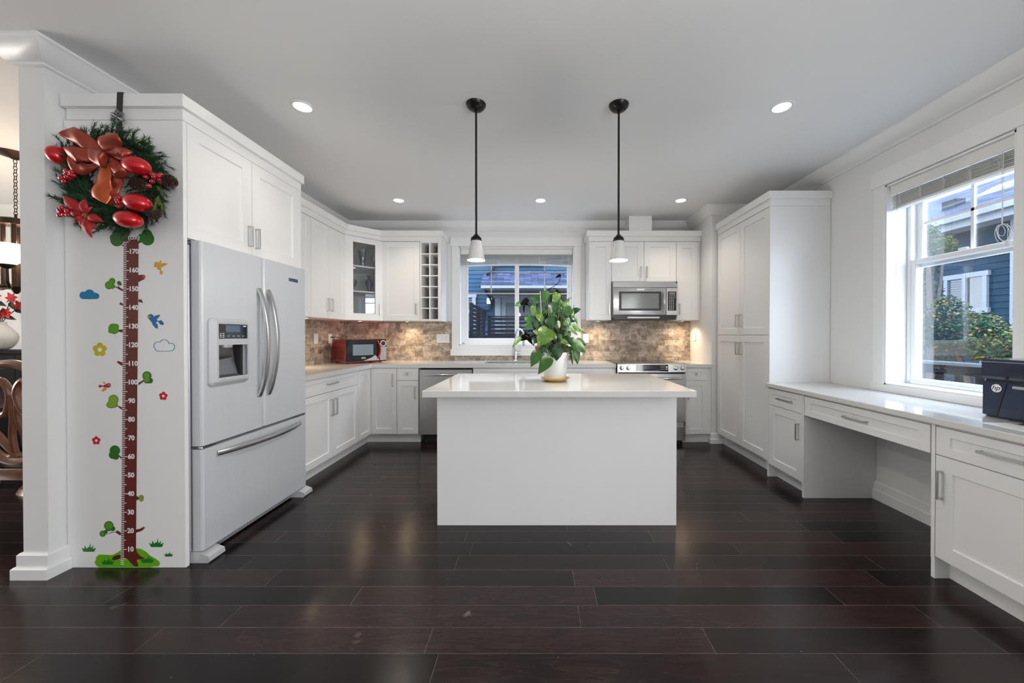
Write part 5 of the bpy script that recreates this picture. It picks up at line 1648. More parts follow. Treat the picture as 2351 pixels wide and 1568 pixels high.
# ornaments
OM = mat('glitter_red_ornament', srgb(196, 24, 32), 0.3, 0.25, 0.2, 60, 0.15, 300, coat=0.4)
for (a, b_, rx, rz_, an, dp) in ((122, 655, 78, 92, 20, .055), (925, 762, 126, 86, -12, .105), (935, 1140, 122, 84, -12, .105), (838, 1312, 124, 82, -8, .100)):
    m = MB(); m.ball(WP(a, b_, dp * 0.75 + 0.018), rx * KW, 0.043, rz_ * KW, 28, 18, Matrix.Rotation(R(-an), 4, 'Y'))
    m.finish('ornament', OM, t, smooth=60)
BM = mat('red_berry', srgb(176, 18, 34), 0.14, 0.0, 0.1, coat=0.6)
for cx_, cy_, n_, sp in ((222, 880, 12, 85), (1110, 900, 12, 100), (760, 1120, 9, 75), (180, 1240, 12, 62)):
    m = MB()
    for k in range(n_):
        a = rnd.uniform(0, 2 * PI); q = math.sqrt(rnd.random()) * sp
        x_, y_ = cx_ + q * math.cos(a) * (0.6 if cx_ == 760 else 1), cy_ + q * math.sin(a) * (1.2 if cx_ == 760 else 0.85)
        p = WP(x_, y_, 0.075 + 0.03 * rnd.random())
        m.ball(p, 0.0105, seg=14, rings=10)
        m.tube([p, WP(cx_, cy_, 0.04)], 0.001, 4)
    m.finish('berry_cluster', BM, t, smooth=60)
CM = mat('pine_cone_brown', srgb(62, 40, 30), 0.7, var=0.3, scale=30)
for a, b_, L_, an, dp in ((935, 950, 0.075, 10, .075), (1255, 915, 0.06, 30, .07), (1090, 1235, 0.055, 80, .075)):
    m = MB()
    m.T = Matrix.Translation(WP(a, b_, dp * 0.8 + 0.012)) @ Matrix.Rotation(R(an), 4, 'Y') @ Matrix.Rotation(R(90), 4, 'Y')
    m.lathe([(0.0, -L_ / 2), (0.012, -L_ * .4), (0.018, 0), (0.010, L_ * .4), (0.0, L_ / 2)], n=14)
    for k in range(70):
        u = k / 70
        an_ = k * 2.39996
        rr = 0.024 * math.sin(PI * (0.12 + 0.80 * u)) + 0.004
        z_ = -L_ / 2 + L_ * u
        ca, sa = math.cos(an_), math.sin(an_)
        base = Vector((ca * rr * 0.6, sa * rr * 0.6, z_)); tip = Vector((ca * rr * 1.15, sa * rr * 1.15, z_ + 0.006))
        side = Vector((-sa, ca, 0)) * 0.006
        m.add([base - side, base + side, tip + side * 0.8, tip - side * 0.8, base - side + Vector((0, 0, 0.003)), base + side + Vector((0, 0, 0.003)), tip + side * 0.8 + Vector((0, 0, 0.002)), tip - side * 0.8 + Vector((0, 0, 0.002))],
              [(0, 1, 2, 3), (7, 6, 5, 4), (0, 4, 5, 1), (1, 5, 6, 2), (2, 6, 7, 3), (3, 7, 4, 0)])
    m.finish('pine_cone', CM, t, smooth=0)
# poinsettia
PM = mat('poinsettia_red_cloth', srgb(160, 22, 26), 0.6, var=0.2, scale=20, bump=0.2)
m = MB()
ctr = (392, 1270)
for (tx, ty, wd_, dp) in ((172, 1068, .42, .085), (405, 1095, .62, .095), (350, 1140, .5, .08), (590, 1335, .42, .090), (465, 1500, .40, .095), (240, 1250, .5, .09), (300, 1345, .5, .085), (520, 1400, .38, .08), (480, 1180, .5, .085), (370, 1400, .5, .08)):
    b3 = WP(ctr[0], ctr[1], dp * 0.8 + 0.02)
    e3 = WP(tx, ty, dp * 0.8 + 0.03)
    d = e3 - b3
    n_ = Vector((0, -1, 0.15)); n_ = (n_ - d.normalized() * n_.dot(d.normalized())).normalized()
    s = d.cross(n_).normalized()
    L = d.length
    V, Fc = [], []
    prof = [(0, .12), (.2, .55), (.4, .95), (.55, 1.0), (.75, .65), (.9, .28), (1.0, .0)]
    for i, (u, w_) in enumerate(prof):
        for q in (-1, -.5, 0, .5, 1):
            V.append(b3 + d * u + s * (q * w_ * wd_ * L * 0.5) + n_ * (0.02 * math.sin(PI * u) - 0.012 * abs(q) * w_ + rnd.uniform(-.0015, .0015)))
    for i in range(len(prof) - 1):
        for q in range(4): Fc.append((i * 5 + q, i * 5 + q + 1, i * 5 + 6 + q, i * 5 + 5 + q))
    m.add(V, Fc)
p_ = m.finish('poinsettia', PM, t, smooth=50, solid=0.001)
m = MB()
for k in range(7):
    a = k * 2.4; m.ball(WP(ctr[0], ctr[1], 0.112) + Vector((0.008 * math.cos(a) * (k > 0), 0, 0.008 * math.sin(a) * (k > 0))), 0.0042, seg=8, rings=6)
m.finish('flower_centre', RG, p_)
# hanger
t = thing('wreath_hanger', 'black metal wreath hanger with silver snowflake over the cabinet top', 'hanger', (-2.205, PYF, 2.53))
m = MB()
hx = [(-2.200, 2.5285), (-2.210, 2.30), (-2.216, 2.205)]
V, Fc = [], []
for x, z in hx:
    V += [(x - 0.015, PYF - 0.030, z), (x + 0.015, PYF - 0.030, z), (x + 0.015, PYF - 0.0275, z), (x - 0.015, PYF - 0.0275, z)]
for i in range(2):
    for q in range(4): Fc.append((i * 4 + q, i * 4 + (q + 1) % 4, i * 4 + 4 + (q + 1) % 4, i * 4 + 4 + q))
Fc += [(0, 1, 2, 3), (11, 10, 9, 8)]
m.add(V, Fc)
m.box(-2.215, -2.185, PYF - 0.030, PYF + 0.05, 2.5285, 2.531)
m.box(-2.231, -2.201, PYF - 0.075, PYF - 0.0275, 2.203, 2.206); m.box(-2.231, -2.201, PYF - 0.077, PYF - 0.074, 2.203, 2.225)
m.finish('strap', M['black'], t, world=True, smooth=0)
m = MB()
sc_ = Vector((-2.209, PYF - 0.033, 2.398))
for k in range(6):
    a = R(90 + 60 * k)
    u, v = Vector((math.cos(a), 0, math.sin(a))), Vector((-math.sin(a), 0, math.cos(a)))
    def Q(r, s): return sc_ + u * r + v * s
    poly = [(0.004, -0.006), (0.018, -0.004), (0.022, -0.011), (0.030, -0.012), (0.042, 0.0), (0.030, 0.012), (0.022, 0.011), (0.018, 0.004), (0.004, 0.006)]
    m.prism([(Q(r, s).x, Q(r, s).z) for r, s in poly], PYF - 0.038, PYF - 0.030, 'y')
    m.tube([Q(0.006, 0) + Vector((0, -0.005, 0)), Q(0.036, 0) + Vector((0, -0.005, 0))], 0.0022, 6)
    m.ball(Q(0.026, 0.007) + Vector((0, -0.005, 0)), 0.003, seg=8, rings=6); m.ball(Q(0.026, -0.007) + Vector((0, -0.005, 0)), 0.003, seg=8, rings=6)
m.ball(sc_ + Vector((0, -0.006, 0)), 0.006, seg=12, rings=8)
m.finish('snowflake', mat('dark_silver', (0.30, 0.31, 0.32), 0.3, 0.9, 0.3, 60), t, world=True, smooth=30)

# ------------------------------------------------------------------ wall stickers on the end panel
def sx_(px): return (px - 1236.0) / 428.0
def sz_(py): return CAM_H - (py - 770.0) / 428.0
def circ(cx_, cy_, r, n=20, ry=None): return [(cx_ + r * math.cos(2 * PI * k / n), cy_ + (ry or r) * math.sin(2 * PI * k / n)) for k in range(n)]
def decal(m, poly, layer=0):
    y1 = PYF - 0.0002 - 0.0005 * layer
    m.prism([(sx_(a), sz_(b_)) for a, b_ in poly], y1 - 0.0005, y1, 'y')
SM = {k: mat('sticker_' + k, srgb(*c), 0.45, var=0.03) for k, c in dict(brown=(98, 32, 26), dbrown=(84, 34, 32), green=(88, 150, 24), dgreen=(40, 108, 26), lgreen=(132, 164, 46), mound=(102, 176, 14), grass=(24, 116, 38), blue=(0, 124, 166), teal=(60, 146, 176), yellow=(196, 180, 24), gold=(216, 164, 52), orange=(226, 150, 30), pink=(160, 10, 84), red=(196, 24, 44), cut=(206, 62, 30), bird=(14, 104, 158), outline=(44, 92, 22)).items()}
def Z(ox, oy, s, pts): return [(ox + a / s, oy + b_ / s) for a, b_ in pts]
def trunk_l(y): return 273.5 + (286.5 - 273.5) * (1305 - y) / (1305 - 540)
def trunk_r(y): return 308.5 + (320.5 - 308.5) * (1265 - y) / (1265 - 540)
t = thing('growth_chart_sticker', 'tall brown tree height chart sticker with centimetre ruler on the white panel', 'wall sticker', (sx_(297), PYF, 0.0))
def dpart(name, mt, polys, layer, parent=None):
    m = MB()
    for k, p in enumerate(polys): decal(m, p, layer + 0.08 * k)
    return m.finish(name, mt, parent or t, world=True, smooth=0)
mound = Z(170, 1090, 6.535, [(350, 1404), (300, 1375), (278, 1325), (300, 1290), (305, 1245), (350, 1212), (420, 1212), (540, 1220), (600, 1195), (690, 1135), (800, 1105), (905, 1115), (980, 1125), (1060, 1170), (1120, 1230), (1200, 1275), (1250, 1310), (1268, 1350), (1240, 1390), (1180, 1388), (1130, 1404)])
dpart('grass_mound', SM['mound'], [mound], 0)
body = [(trunk_l(545), 545), (trunk_r(545), 545), (trunk_r(1262), 1262)] + Z(170, 1090, 6.535, [(925, 1180), (970, 1230), (1025, 1262), (1010, 1280), (950, 1285), (915, 1290), (930, 1340), (942, 1380), (915, 1396), (870, 1380), (820, 1330), (770, 1270), (680, 1268)])
dpart('trunk', SM['brown'], [body], 1)
dpart('root', SM['dbrown'], [Z(170, 1090, 6.535, [(680, 1210), (600, 1222), (556, 1250), (545, 1280), (570, 1298), (620, 1288), (680, 1265)])], 0.6)
a_ = lambda pts: Z(180, 530, 6.272, pts)
b2 = lambda pts: Z(180, 760, 6.272, pts)
c3 = lambda pts: Z(170, 1090, 6.535, pts)
for bp_ in ([a_([(870, 640), (945, 632), (975, 665), (960, 695), (870, 742)]), a_([(515, 795), (580, 812), (582, 780), (598, 812), (655, 850), (655, 875), (600, 850)]), a_([(597, 1060), (606, 1028), (655, 1052), (655, 1085)]), a_([(872, 985), (915, 990), (938, 1040), (872, 1025)]), a_([(575, 1425), (655, 1418), (655, 1470), (575, 1450)]), a_([(632, 205), (660, 200), (660, 232)]), a_([(876, 165), (950, 130), (955, 150), (876, 188)]),
    b2([(555, 455), (570, 430), (650, 460), (650, 520)]), b2([(862, 745), (935, 705), (940, 722), (862, 785)]), b2([(535, 1065), (640, 1108), (640, 1150), (590, 1115)]),
    c3([(450, 915), (540, 870), (600, 868), (625, 845), (690, 885), (690, 922), (650, 912), (600, 875), (545, 880)]), c3([(908, 832), (970, 820), (1025, 788), (1046, 805), (1000, 850), (908, 882)]), c3([(920, 322), (958, 352), (958, 372), (920, 392)]),
    [(266, 1042), (280, 1052), (280, 1059)]]): dpart('branch', SM['brown'], [bp_], 0.55)
dpart('cut_branch_end', SM['cut'], [a_(circ(953, 662, 20, 16, 26)), b2(circ(566, 448, 10, 12, 14)), c3(circ(1030, 803, 12, 12))], 2)
def clump(fn, blobs, inner=None, light='green', dark='dgreen'):
    dpart('leaf_clump_outline', SM[dark], [fn(circ(x, y, r + 7)) for x, y, r in blobs], 1)
    dpart('leaf_clump', SM[light], [fn(circ(x, y, r)) for x, y, r in (inner or blobs)], 2)
clump(a_, [(570, 130, 90), (600, 60, 90), (520, 100, 45), (700, 40, 60)], None, 'dgreen', 'outline')
clump(a_, [(1010, 120, 88), (1000, 60, 70), (920, 110, 55)], None, 'dgreen', 'outline')
clump(a_, [(495, 725, 38), (450, 785, 52), (500, 800, 30)], None, 'green', 'outline')
clump(a_, [(595, 752, 22), (612, 768, 14)], None, 'dgreen', 'outline')
clump(a_, [(500, 1400, 58), (545, 1380, 36), (520, 1440, 42), (540, 1430, 40), (470, 1440, 30)], None, 'green', 'green')
clump(b2, [(985, 645, 58), (985, 705, 45), (1030, 715, 34)], [(985, 640, 46), (985, 700, 40)], 'green', 'outline')
clump(b2, [(500, 990, 64), (470, 1055, 52), (510, 1060, 40), (440, 1065, 35)], None, 'lgreen', 'outline')
clump(c3, [(500, 775, 64), (405, 895, 40), (500, 810, 40), (560, 820, 30), (450, 870, 25)], [(500, 775, 56), (400, 892, 36)], 'green', 'dgreen')
clump(c3, [(990, 348, 30), (992, 378, 24)], None, 'lgreen', 'outline')
cl2 = [(262, 1035, 11), (257, 1045, 8), (264, 1048, 7)]
dpart('leaf_clump_outline', SM['outline'], [circ(x, y, r + 1) for x, y, r in cl2], 1); dpart('leaf_clump', SM['dgreen'], [circ(x, y, r) for x, y, r in cl2], 2)
m = MB()
for c in range(2, 179):
    z = c / 100.0
    py = 770 + (CAM_H - z) * 428
    if py < 553: continue
    L = 13.5 if c % 10 == 0 else (12.0 if c % 5 == 0 else 7.5)
    x0 = trunk_l(py) - 0.3
    decal(m, [(x0, py - 0.85), (x0 + L, py - 0.85), (x0 + L, py + 0.85), (x0, py + 0.85)], 2.6)
m.finish('ruler_ticks', M['print'], t, world=True, smooth=0)
for c in range(10, 181, 10):
    m = MB()
    py = 770 + (CAM_H - c / 100.0) * 428
    xc = trunk_l(py) + (23.8 if c > 99 else 22)
    if c == 180: py += 1
    m.text(str(c), 0.0355, Matrix.Translation((sx_(xc), PYF - 0.0020, sz_(py))) @ Matrix.Rotation(R(90), 4, 'X'), 0.0006, 0.0012)
    m.finish('number', M['print'], t, world=True, smooth=0)
m = MB()
m.text('(cm)', 0.034, Matrix.Translation((sx_(310), PYF - 0.0020, sz_(546))) @ Matrix.Rotation(R(90), 4, 'X'), 0.0006, 0.0008)
m.finish('unit_lettering', M['print'], t, world=True, smooth=0)
def tuft(px, py, s): # grass tuft base centre px,py and width s
    P = [(-.36, 0), (-.5, -.28), (-.30, -.20), (-.28, -.45), (-.14, -.22), (-.02, -.36), (.02, -.28), (.12, -.58), (.14, -.25), (.34, -.44), (.27, -.2), (.5, -.28), (.38, 0)]
    return [(px + a * s, py + b_ * s) for a, b_ in P]
dpart('grass_tuft', SM['grass'], [tuft(*c3([(480, 1362)])[0], 30)], 2); dpart('grass_tuft', SM['grass'], [tuft(*c3([(1075, 1335)])[0], 31)], 2)

def sticker(name, label, cat, parts, at, group=None):
    t = thing(name, label, cat, (sx_(at[0]), PYF, sz_(at[1])), group=group)
    for nm, mt, polys, lay in parts:
        m = MB()
        for k, p in enumerate(polys): decal(m, p, lay + 0.08 * k)
        m.finish(nm, mt, t, world=True, smooth=0)
    return t
sticker('grass_sticker', 'green grass tuft sticker alone left of the tree mound', 'wall sticker', [('tuft', SM['grass'], [tuft(199.5, 1269, 33)], 0)], (199, 1269))
sticker('grass_sticker', 'larger green grass tuft sticker right of the tree trunk base', 'wall sticker', [('tuft', SM['grass'], [tuft(355.5, 1258, 34)], 0)], (355, 1258))
sticker('grass_sticker', 'smallest green grass tuft sticker near the panel edge', 'wall sticker', [('tuft', SM['grass'], [tuft(383.5, 1280, 21)], 0)], (383, 1280))
cloud = [circ(192.3, 678.3, 8.7), circ(206.5, 676, 11.5), circ(222, 680, 7), [(192, 672), (222, 672), (222, 687), (192, 687)]]
sticker('cloud_sticker', 'solid blue cloud sticker left of the tree chart', 'wall sticker', [('cloud', SM['blue'], cloud, 0)], (206, 680))
t = thing('cloud_sticker', 'blue outlined empty cloud sticker right of the tree chart', 'wall sticker', (sx_(377), PYF, sz_(794)))
m = MB()
op = b2([(1150, 290), (1110, 268), (1088, 220), (1100, 178), (1135, 156), (1175, 160), (1200, 133), (1240, 125), (1285, 142), (1310, 185), (1350, 176), (1382, 205), (1386, 240), (1365, 275), (1330, 287)])
m.tube(smooth_path([(sx_(a), PYF - 0.0008, sz_(b_)) for a, b_ in op], 3, True), 0.0017, 6, closed=True, flat=1.0); m.finish('outline', SM['teal'], t, world=True)
def flower(px, py, r, label, mt, rot=90):
    t = thing('flower_sticker', label, 'wall sticker', (sx_(px), PYF, sz_(py)))
    n = 60
    O, I = [], []
    for k in range(n):
        a = 2 * PI * k / n
        rr = r * (0.70 + 0.30 * abs(math.cos(2.5 * (a - R(rot)))) ** 0.7)
        O.append((px + rr * math.cos(a), py - rr * math.sin(a))); I.append((px + r * 0.30 * math.cos(a), py - r * 0.30 * math.sin(a)))
    V, Fc = [], []
    for pl_ in (O, I):
        for yy in (PYF, PYF - 0.0006):
            V += [(sx_(a), yy, sz_(b_)) for a, b_ in pl_]
    for k in range(n):
        j = (k + 1) % n
        Fc += [(n + k, n + j, 3 * n + j, 3 * n + k), (k, j, n + j, n + k), (2 * n + k, 3 * n + k, 3 * n + j, 2 * n + j), (k, 2 * n + k, 2 * n + j, j)]
    m = MB(); m.add(V, Fc); m.finish('petals', mt, t, world=True, smooth=0)
flower(229, 803, 16.5, 'yellow flower sticker, largest of the flowers', SM['yellow'])
flower(374, 909.5, 10, 'small red flower sticker right of the tree trunk', SM['red'], 85)
flower(219, 1012, 10, 'small red flower sticker left of the tree trunk', SM['red'], 90)
def bird(label, at, body, wing, beakc, fn, P, eye):
    sticker('bird_sticker', label, 'wall sticker', [('body', body, [fn(p) for p in P['body']], 0), ('wing', wing, [fn(p) for p in P['wing']], 1), ('beak', beakc, [fn(p) for p in P['beak']], 1), ('eye', M['print'], [fn(circ(eye[0], eye[1], 10, 12))], 2), ('pupil', M['black'], [fn(circ(eye[0], eye[1], 6, 12))], 3)], at)
bird('yellow bird sticker high beside the chart', (370, 612), SM['gold'], SM['gold'], SM['orange'], a_, dict(
    body=[circ(1135, 485, 36), [(1120, 500), (1170, 470), (1200, 530), (1195, 570), (1225, 590), (1222, 615), (1200, 635), (1178, 620), (1180, 570), (1150, 560)]], wing=[[(1165, 480), (1180, 440), (1198, 422), (1205, 445), (1200, 475), (1240, 465), (1298, 472), (1270, 495), (1250, 505), (1210, 530), (1185, 510)]], beak=[[(1105, 505), (1095, 520), (1112, 530), (1125, 515)]]), (1130, 486))
bird('blue bird sticker with yellow beak right of the chart', (356, 738), SM['bird'], SM['bird'], SM['yellow'], a_, dict(
    body=[circ(1045, 1240, 42), [(1020, 1270), (1085, 1230), (1130, 1275), (1150, 1300), (1195, 1285), (1235, 1330), (1222, 1360), (1180, 1350), (1145, 1305), (1100, 1330), (1060, 1320)]], wing=[[(1088, 1250), (1110, 1220), (1180, 1207), (1170, 1235), (1130, 1280)], [(1062, 1290), (1110, 1315), (1145, 1350), (1148, 1412), (1110, 1400), (1070, 1350)]], beak=[[(1020, 1222), (985, 1220), (1002, 1240), (992, 1250), (1022, 1262)]]), (1042, 1238))
bird('pink and orange bird sticker left of the chart', (239, 887), SM['pink'], SM['orange'], SM['yellow'], b2, dict(
    body=[circ(432, 782, 32), [(350, 785), (410, 762), (430, 812), (380, 822), (345, 800), (300, 816), (282, 808), (300, 770), (330, 785)]], wing=[[(385, 770), (352, 745), (348, 726), (385, 745), (398, 768)], [(355, 825), (385, 805), (412, 815), (400, 845), (360, 870), (325, 872)]], beak=[[(448, 775), (468, 788), (445, 803)]]), (434, 776))

# ------------------------------------------------------------------ dining room glimpse
M['bronze'] = mat('dark_bronze', srgb(58, 44, 36), 0.38, 0.7, 0.1)
M['wood'] = mat('carved_brown_wood', srgb(104, 62, 40), 0.28, var=0.3, scale=5, stretch=(1, 1, 6), coat=0.3)
CHX, CHY = -4.285, 3.0
t = thing('chandelier', 'bronze chandelier with lit glass bowls on a chain in the dining room', 'chandelier', (CHX, CHY, H))
m = MB(); m.lathe([(0.0, -0.045), (0.02, -0.043), (0.03, -0.035), (0.105, -0.012), (0.118, 0.0)], n=36); m.finish('canopy', M['bronze'], t)
m = MB()
zc = -0.045
for k in range(17):
    z = zc - 0.0265 * k - 0.016
    pts = [((0.0105 * math.sin(a) if k % 2 else 0), (0 if k % 2 else 0.0105 * math.sin(a)), z + 0.0185 * math.cos(a)) for a in [2 * PI * q / 12 for q in range(12)]]
    m.tube(pts, 0.0024, 5, closed=True)
m.finish('chain', M['bronze'], t)
m = MB(); m.lathe([(0.0, -0.535), (0.095, -0.537), (0.104, -0.545), (0.104, -0.585), (0.0, -0.590)], n=36); m.finish('top_plate', M['bronze'], t)
m = MB(); m.cyl((0, 0, -0.49), (0, 0, -0.54), 0.008, 10)
for a in range(4):
    an = R(45 + 90 * a)
    m.cyl((0.062 * math.cos(an), 0.062 * math.sin(an), -0.585), (0.062 * math.cos(an), 0.062 * math.sin(an), -1.10), 0.014, 12)
m.finish('rods', M['bronze'], t)
m = MB(); m.lathe([(0.0, -1.075), (0.12, -1.078), (0.125, -1.09), (0.12, -1.102), (0.03, -1.105), (0.012, -1.14), (0.0, -1.145)], n=36); m.finish('bottom_plate', M['bronze'], t)
SHD = emit_mat('lit_alabaster_shade', (1.0, 0.80, 0.58), 1.6)
for a in range(5):
    an = R(-118 + 72 * a)
    ca, sa = math.cos(an), math.sin(an)
    P = lambda r, z: (r * ca, r * sa, z)
    m = MB(); m.tube([P(0.10, -1.09), P(0.17, -1.10), P(0.215, -1.06), P(0.225, -0.98), P(0.225, -0.945)], 0.010, 10); ar = m.finish('arm', M['bronze'], t)
    m = MB(); m.lathe([(0.012, -0.965), (0.045, -0.945), (0.05, -0.932), (0.0, -0.93)], (0.225 * ca, 0.225 * sa, 0), 24); m.finish('cup', M['bronze'], ar)
    m = MB(); m.lathe([(0.040, -0.935), (0.072, -0.905), (0.092, -0.830), (0.100, -0.775), (0.097, -0.775), (0.088, -0.83), (0.068, -0.90), (0.036, -0.930)], (0.225 * ca, 0.225 * sa, 0), 32, closed=True); m.finish('glass_shade', SHD, ar)
d = bpy.data.lights.new('chandelier_bulbs', 'POINT'); d.energy = 22; d.color = (1, .78, .55); d.shadow_soft_size = 0.15
o = bpy.data.objects.new('chandelier_bulbs', d); o.location = (CHX, CHY, 1.95); COL.objects.link(o)

def dining_chair(label, loc, rz):
    t = thing('dining_chair', label, 'chair', loc, rz, group='carved dining chairs')
    m = MB(); m.box(-0.25, 0.25, -0.24, 0.24, 0.42, 0.475, 0.015, 2); m.finish('seat', mat('dark_seat_leather', srgb(44, 34, 32), 0.4, var=0.1), t, smooth=30)
    m = MB(); m.box(-0.255, 0.255, -0.25, 0.25, 0.345, 0.42, 0.008, 2); m.finish('seat_rail', M['wood'], t, smooth=30)
    for sx, sy in ((-1, -1), (1, -1), (-1, 1), (1, 1)):
        m = MB(); m.tube([(sx * 0.225, sy * 0.215, 0.36), (sx * 0.235, sy * 0.225, 0.22), (sx * 0.222, sy * 0.215, 0.08), (sx * 0.235, sy * 0.24, 0.0)], [0.030, 0.024, 0.017, 0.020], 10); m.finish('leg', M['wood'], t)
    m = MB()
    # back seen from behind: outer oval hoop and pierced inner scrolls
    hoop = [(0.265 * math.sin(a) * (1.0 if math.cos(a) > 0 else 0.92), -0.235 - 0.06 * (0.78 + 0.30 * math.cos(a)), 0.775 + 0.305 * math.cos(a)) for a in [2 * PI * k / 48 for k in range(48)]]
    m.tube(hoop, 0.026, 10, closed=True); bk = m.finish('back_frame', M['wood'], t)
    m = MB()
    for s in (-1, 1):
        m.tube(smooth_path([(s * 0.02, -0.25, 0.49), (s * 0.10, -0.262, 0.60), (s * 0.19, -0.275, 0.74), (s * 0.17, -0.285, 0.90), (s * 0.08, -0.29, 0.98), (s * 0.02, -0.285, 0.90), (s * 0.05, -0.275, 0.78), (s * 0.11, -0.27, 0.76)]), 0.019, 10)
        m.tube(smooth_path([(s * 0.03, -0.25, 0.49), (s * 0.04, -0.262, 0.62), (s * 0.015, -0.275, 0.74), (s * 0.02, -0.28, 0.88)]), 0.016, 8)
        m.tube(smooth_path([(s * 0.20, -0.24, 0.38), (s * 0.22, -0.25, 0.48), (s * 0.20, -0.255, 0.56)]), 0.024, 8)
    m.finish('splat', M['wood'], t)
    return t
dining_chair('carved brown dining chair nearest the white wall end', (-3.22, 2.52, 0), 0)
dining_chair('carved brown dining chair on the far side of the table', (-4.15, 3.72, 0), 180)
t = thing('dining_table', 'dark polished dining table behind the nearest carved chair', 'table', (-4.0, 3.05, 0))
m = MB(); m.prism([(0.95 * math.cos(2 * PI * k / 48), 0.42 * math.sin(2 * PI * k / 48)) for k in range(48)], 0.725, 0.755); m.finish('tabletop', mat('dark_table_wood', srgb(70, 34, 26), 0.12, var=0.3, scale=4, coat=0.6), t, smooth=30)
m = MB(); m.lathe([(0.22, 0.0), (0.20, 0.04), (0.08, 0.07), (0.06, 0.35), (0.10, 0.55), (0.16, 0.725)], n=28); m.finish('pedestal', M['wood'], t)
t = thing('sideboard', 'tall glossy black sideboard against the dining room wall', 'sideboard', (-5.7, 4.02, 0))
m = MB(); m.box(-0.75, 0.75, -0.20, 0.21, 0.08, 1.06); m.finish('body', M['pianoblack'], t, smooth=0)
m = MB(); m.box(-0.78, 0.78, -0.23, 0.22, 1.06, 1.09, 0.004); m.finish('top', M['pianoblack'], t, smooth=0)
for k in range(3):
    m = MB(); m.shaker(-0.74 + 0.495 * k, -0.25 + 0.495 * k, 0.10, 1.04, y=-0.20, t=0.02); dd = m.finish('door', M['pianoblack'], t, smooth=0)
for sx in (-0.70, 0.70):
    for sy in (-0.17, 0.18):
        m = MB(); m.box(sx - 0.025, sx + 0.025, sy - 0.025, sy + 0.025, 0, 0.08); m.finish('leg', M['pianoblack'], t, smooth=0)
t = thing('flower_vase', 'white round vase of red flowers on the black sideboard', 'vase', (-5.925, 4.0, 1.09))
m = MB(); m.lathe([(0.0, 0.0), (0.07, 0.0), (0.11, 0.04), (0.145, 0.12), (0.135, 0.19), (0.085, 0.25), (0.055, 0.285), (0.062, 0.31), (0.056, 0.31), (0.048, 0.285), (0.075, 0.25), (0.0, 0.06)], n=36); m.finish('vase_body', M['white'], t, smooth=180, subsurf=2)
m = MB(); g = MB(); rnd = random.Random(4)
for k in range(9):
    an = 2 * PI * k / 9
    tip = Vector((0.20 * math.cos(an) * (0.5 + 0.5 * (k % 2)), 0.10 * math.sin(an), 0.40 + 0.09 * (k % 3)))
    g.tube([(0, 0, 0.25), (tip.x * 0.4, tip.y * 0.4, 0.36), tip], 0.004, 6)
    for q in range(6):
        a = q * 1.05
        leaf_mesh(m, tip, (math.cos(a), -0.3, math.sin(a) * 0.8 + 0.2), (0, -1, 0.4), 0.075, 0.05)
    leaf_mesh(g, tip * 0.85 + Vector((0, 0, 0.03)), (math.cos(an), 0, -0.3), (0, -1, 0.5), 0.10, 0.05)
m.finish('flowers', mat('red_silk_petal', srgb(176, 24, 30), 0.6, var=0.2), t, smooth=50); g.finish('stems', mat('dark_leaf_green', srgb(28, 50, 34), 0.6), t, smooth=50)

# ------------------------------------------------------------------ outside
m = MB(); m.box(-40, 50, -25, 60, -1.2, -0.95)
struct('ground', m, M['ground'], 'ground outside the house, made pale to bounce skylight indoors', 'ground')
def siding(m, a, b_, fixed, z0, z1, step, axis, out):
    # lapped boards between a and b along an axis; out = +-1 faces the viewer
    n = int(math.ceil((z1 - z0) / step))
    for k in range(n):
        zb, zt = z0 + k * step, min(z1, z0 + (k + 1) * step)
        if axis == 'x': m.prism([(fixed, zb), (fixed + out * 0.022, zb), (fixed + out * 0.004, zt + 0.012), (fixed, zt + 0.012)], a, b_, 'x')
        else: m.prism([(fixed, zb), (fixed + out * 0.022, zb), (fixed + out * 0.004, zt + 0.012), (fixed, zt + 0.012)], a, b_, 'y')
def roof(name, pts, mt, parent, scale=(1, 1), th=0.05):
    # sloped shingle slab: four corners eave-left, eave-right, ridge-right, ridge-left
    me = bpy.data.meshes.new(name)
    off = ROOT_LOC[parent.name]
    P = [Vector(p) - off for p in pts]
    dn = [p - Vector((0, 0, th)) for p in P]
    me.from_pydata([tuple(p) for p in P + dn], [], [(0, 1, 2, 3), (7, 6, 5, 4), (0, 4, 5, 1), (1, 5, 6, 2), (2, 6, 7, 3), (3, 7, 4, 0)])
    uv = me.uv_layers.new(name='UVMap')
    w_, h_ = (P[1] - P[0]).length, (P[3] - P[0]).length
    for li, c in zip(range(4), ((0, 0), (w_, 0), (w_, h_), (0, h_))): uv.data[li].uv = c
    me.materials.append(mt)
    o = bpy.data.objects.new(name, me); COL.objects.link(o); o.parent = parent
    ROOT_LOC[o.name] = off
    return o
# house seen through the sink window
t = thing('neighbour_house', 'light blue sided house with shingled porch roof beyond the sink window', 'house', (0, 9.0, -0.95))
m = MB(); siding(m, -16.0, 6.0, 9.0, -0.95, 5.6, 0.1, 'x', -1); m.box(-16, 6, 9.0, 9.3, -0.95, 5.6); m.finish('wall', M['siding'], t, world=True, smooth=0)
roof('porch_roof', [(-1.27, 7.92, 2.335), (3.0, 7.92, 2.335), (3.0, 8.99, 2.80), (-1.33, 8.99, 2.80)], M['shingle'], t)
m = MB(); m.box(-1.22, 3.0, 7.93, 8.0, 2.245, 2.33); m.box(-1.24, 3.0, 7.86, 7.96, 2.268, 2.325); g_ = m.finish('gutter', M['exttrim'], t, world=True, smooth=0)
m = MB(); m.box(-1.22, 3.0, 8.0, 8.98, 2.225, 2.255); m.finish('soffit', M['extblind'], t, world=True, smooth=0)
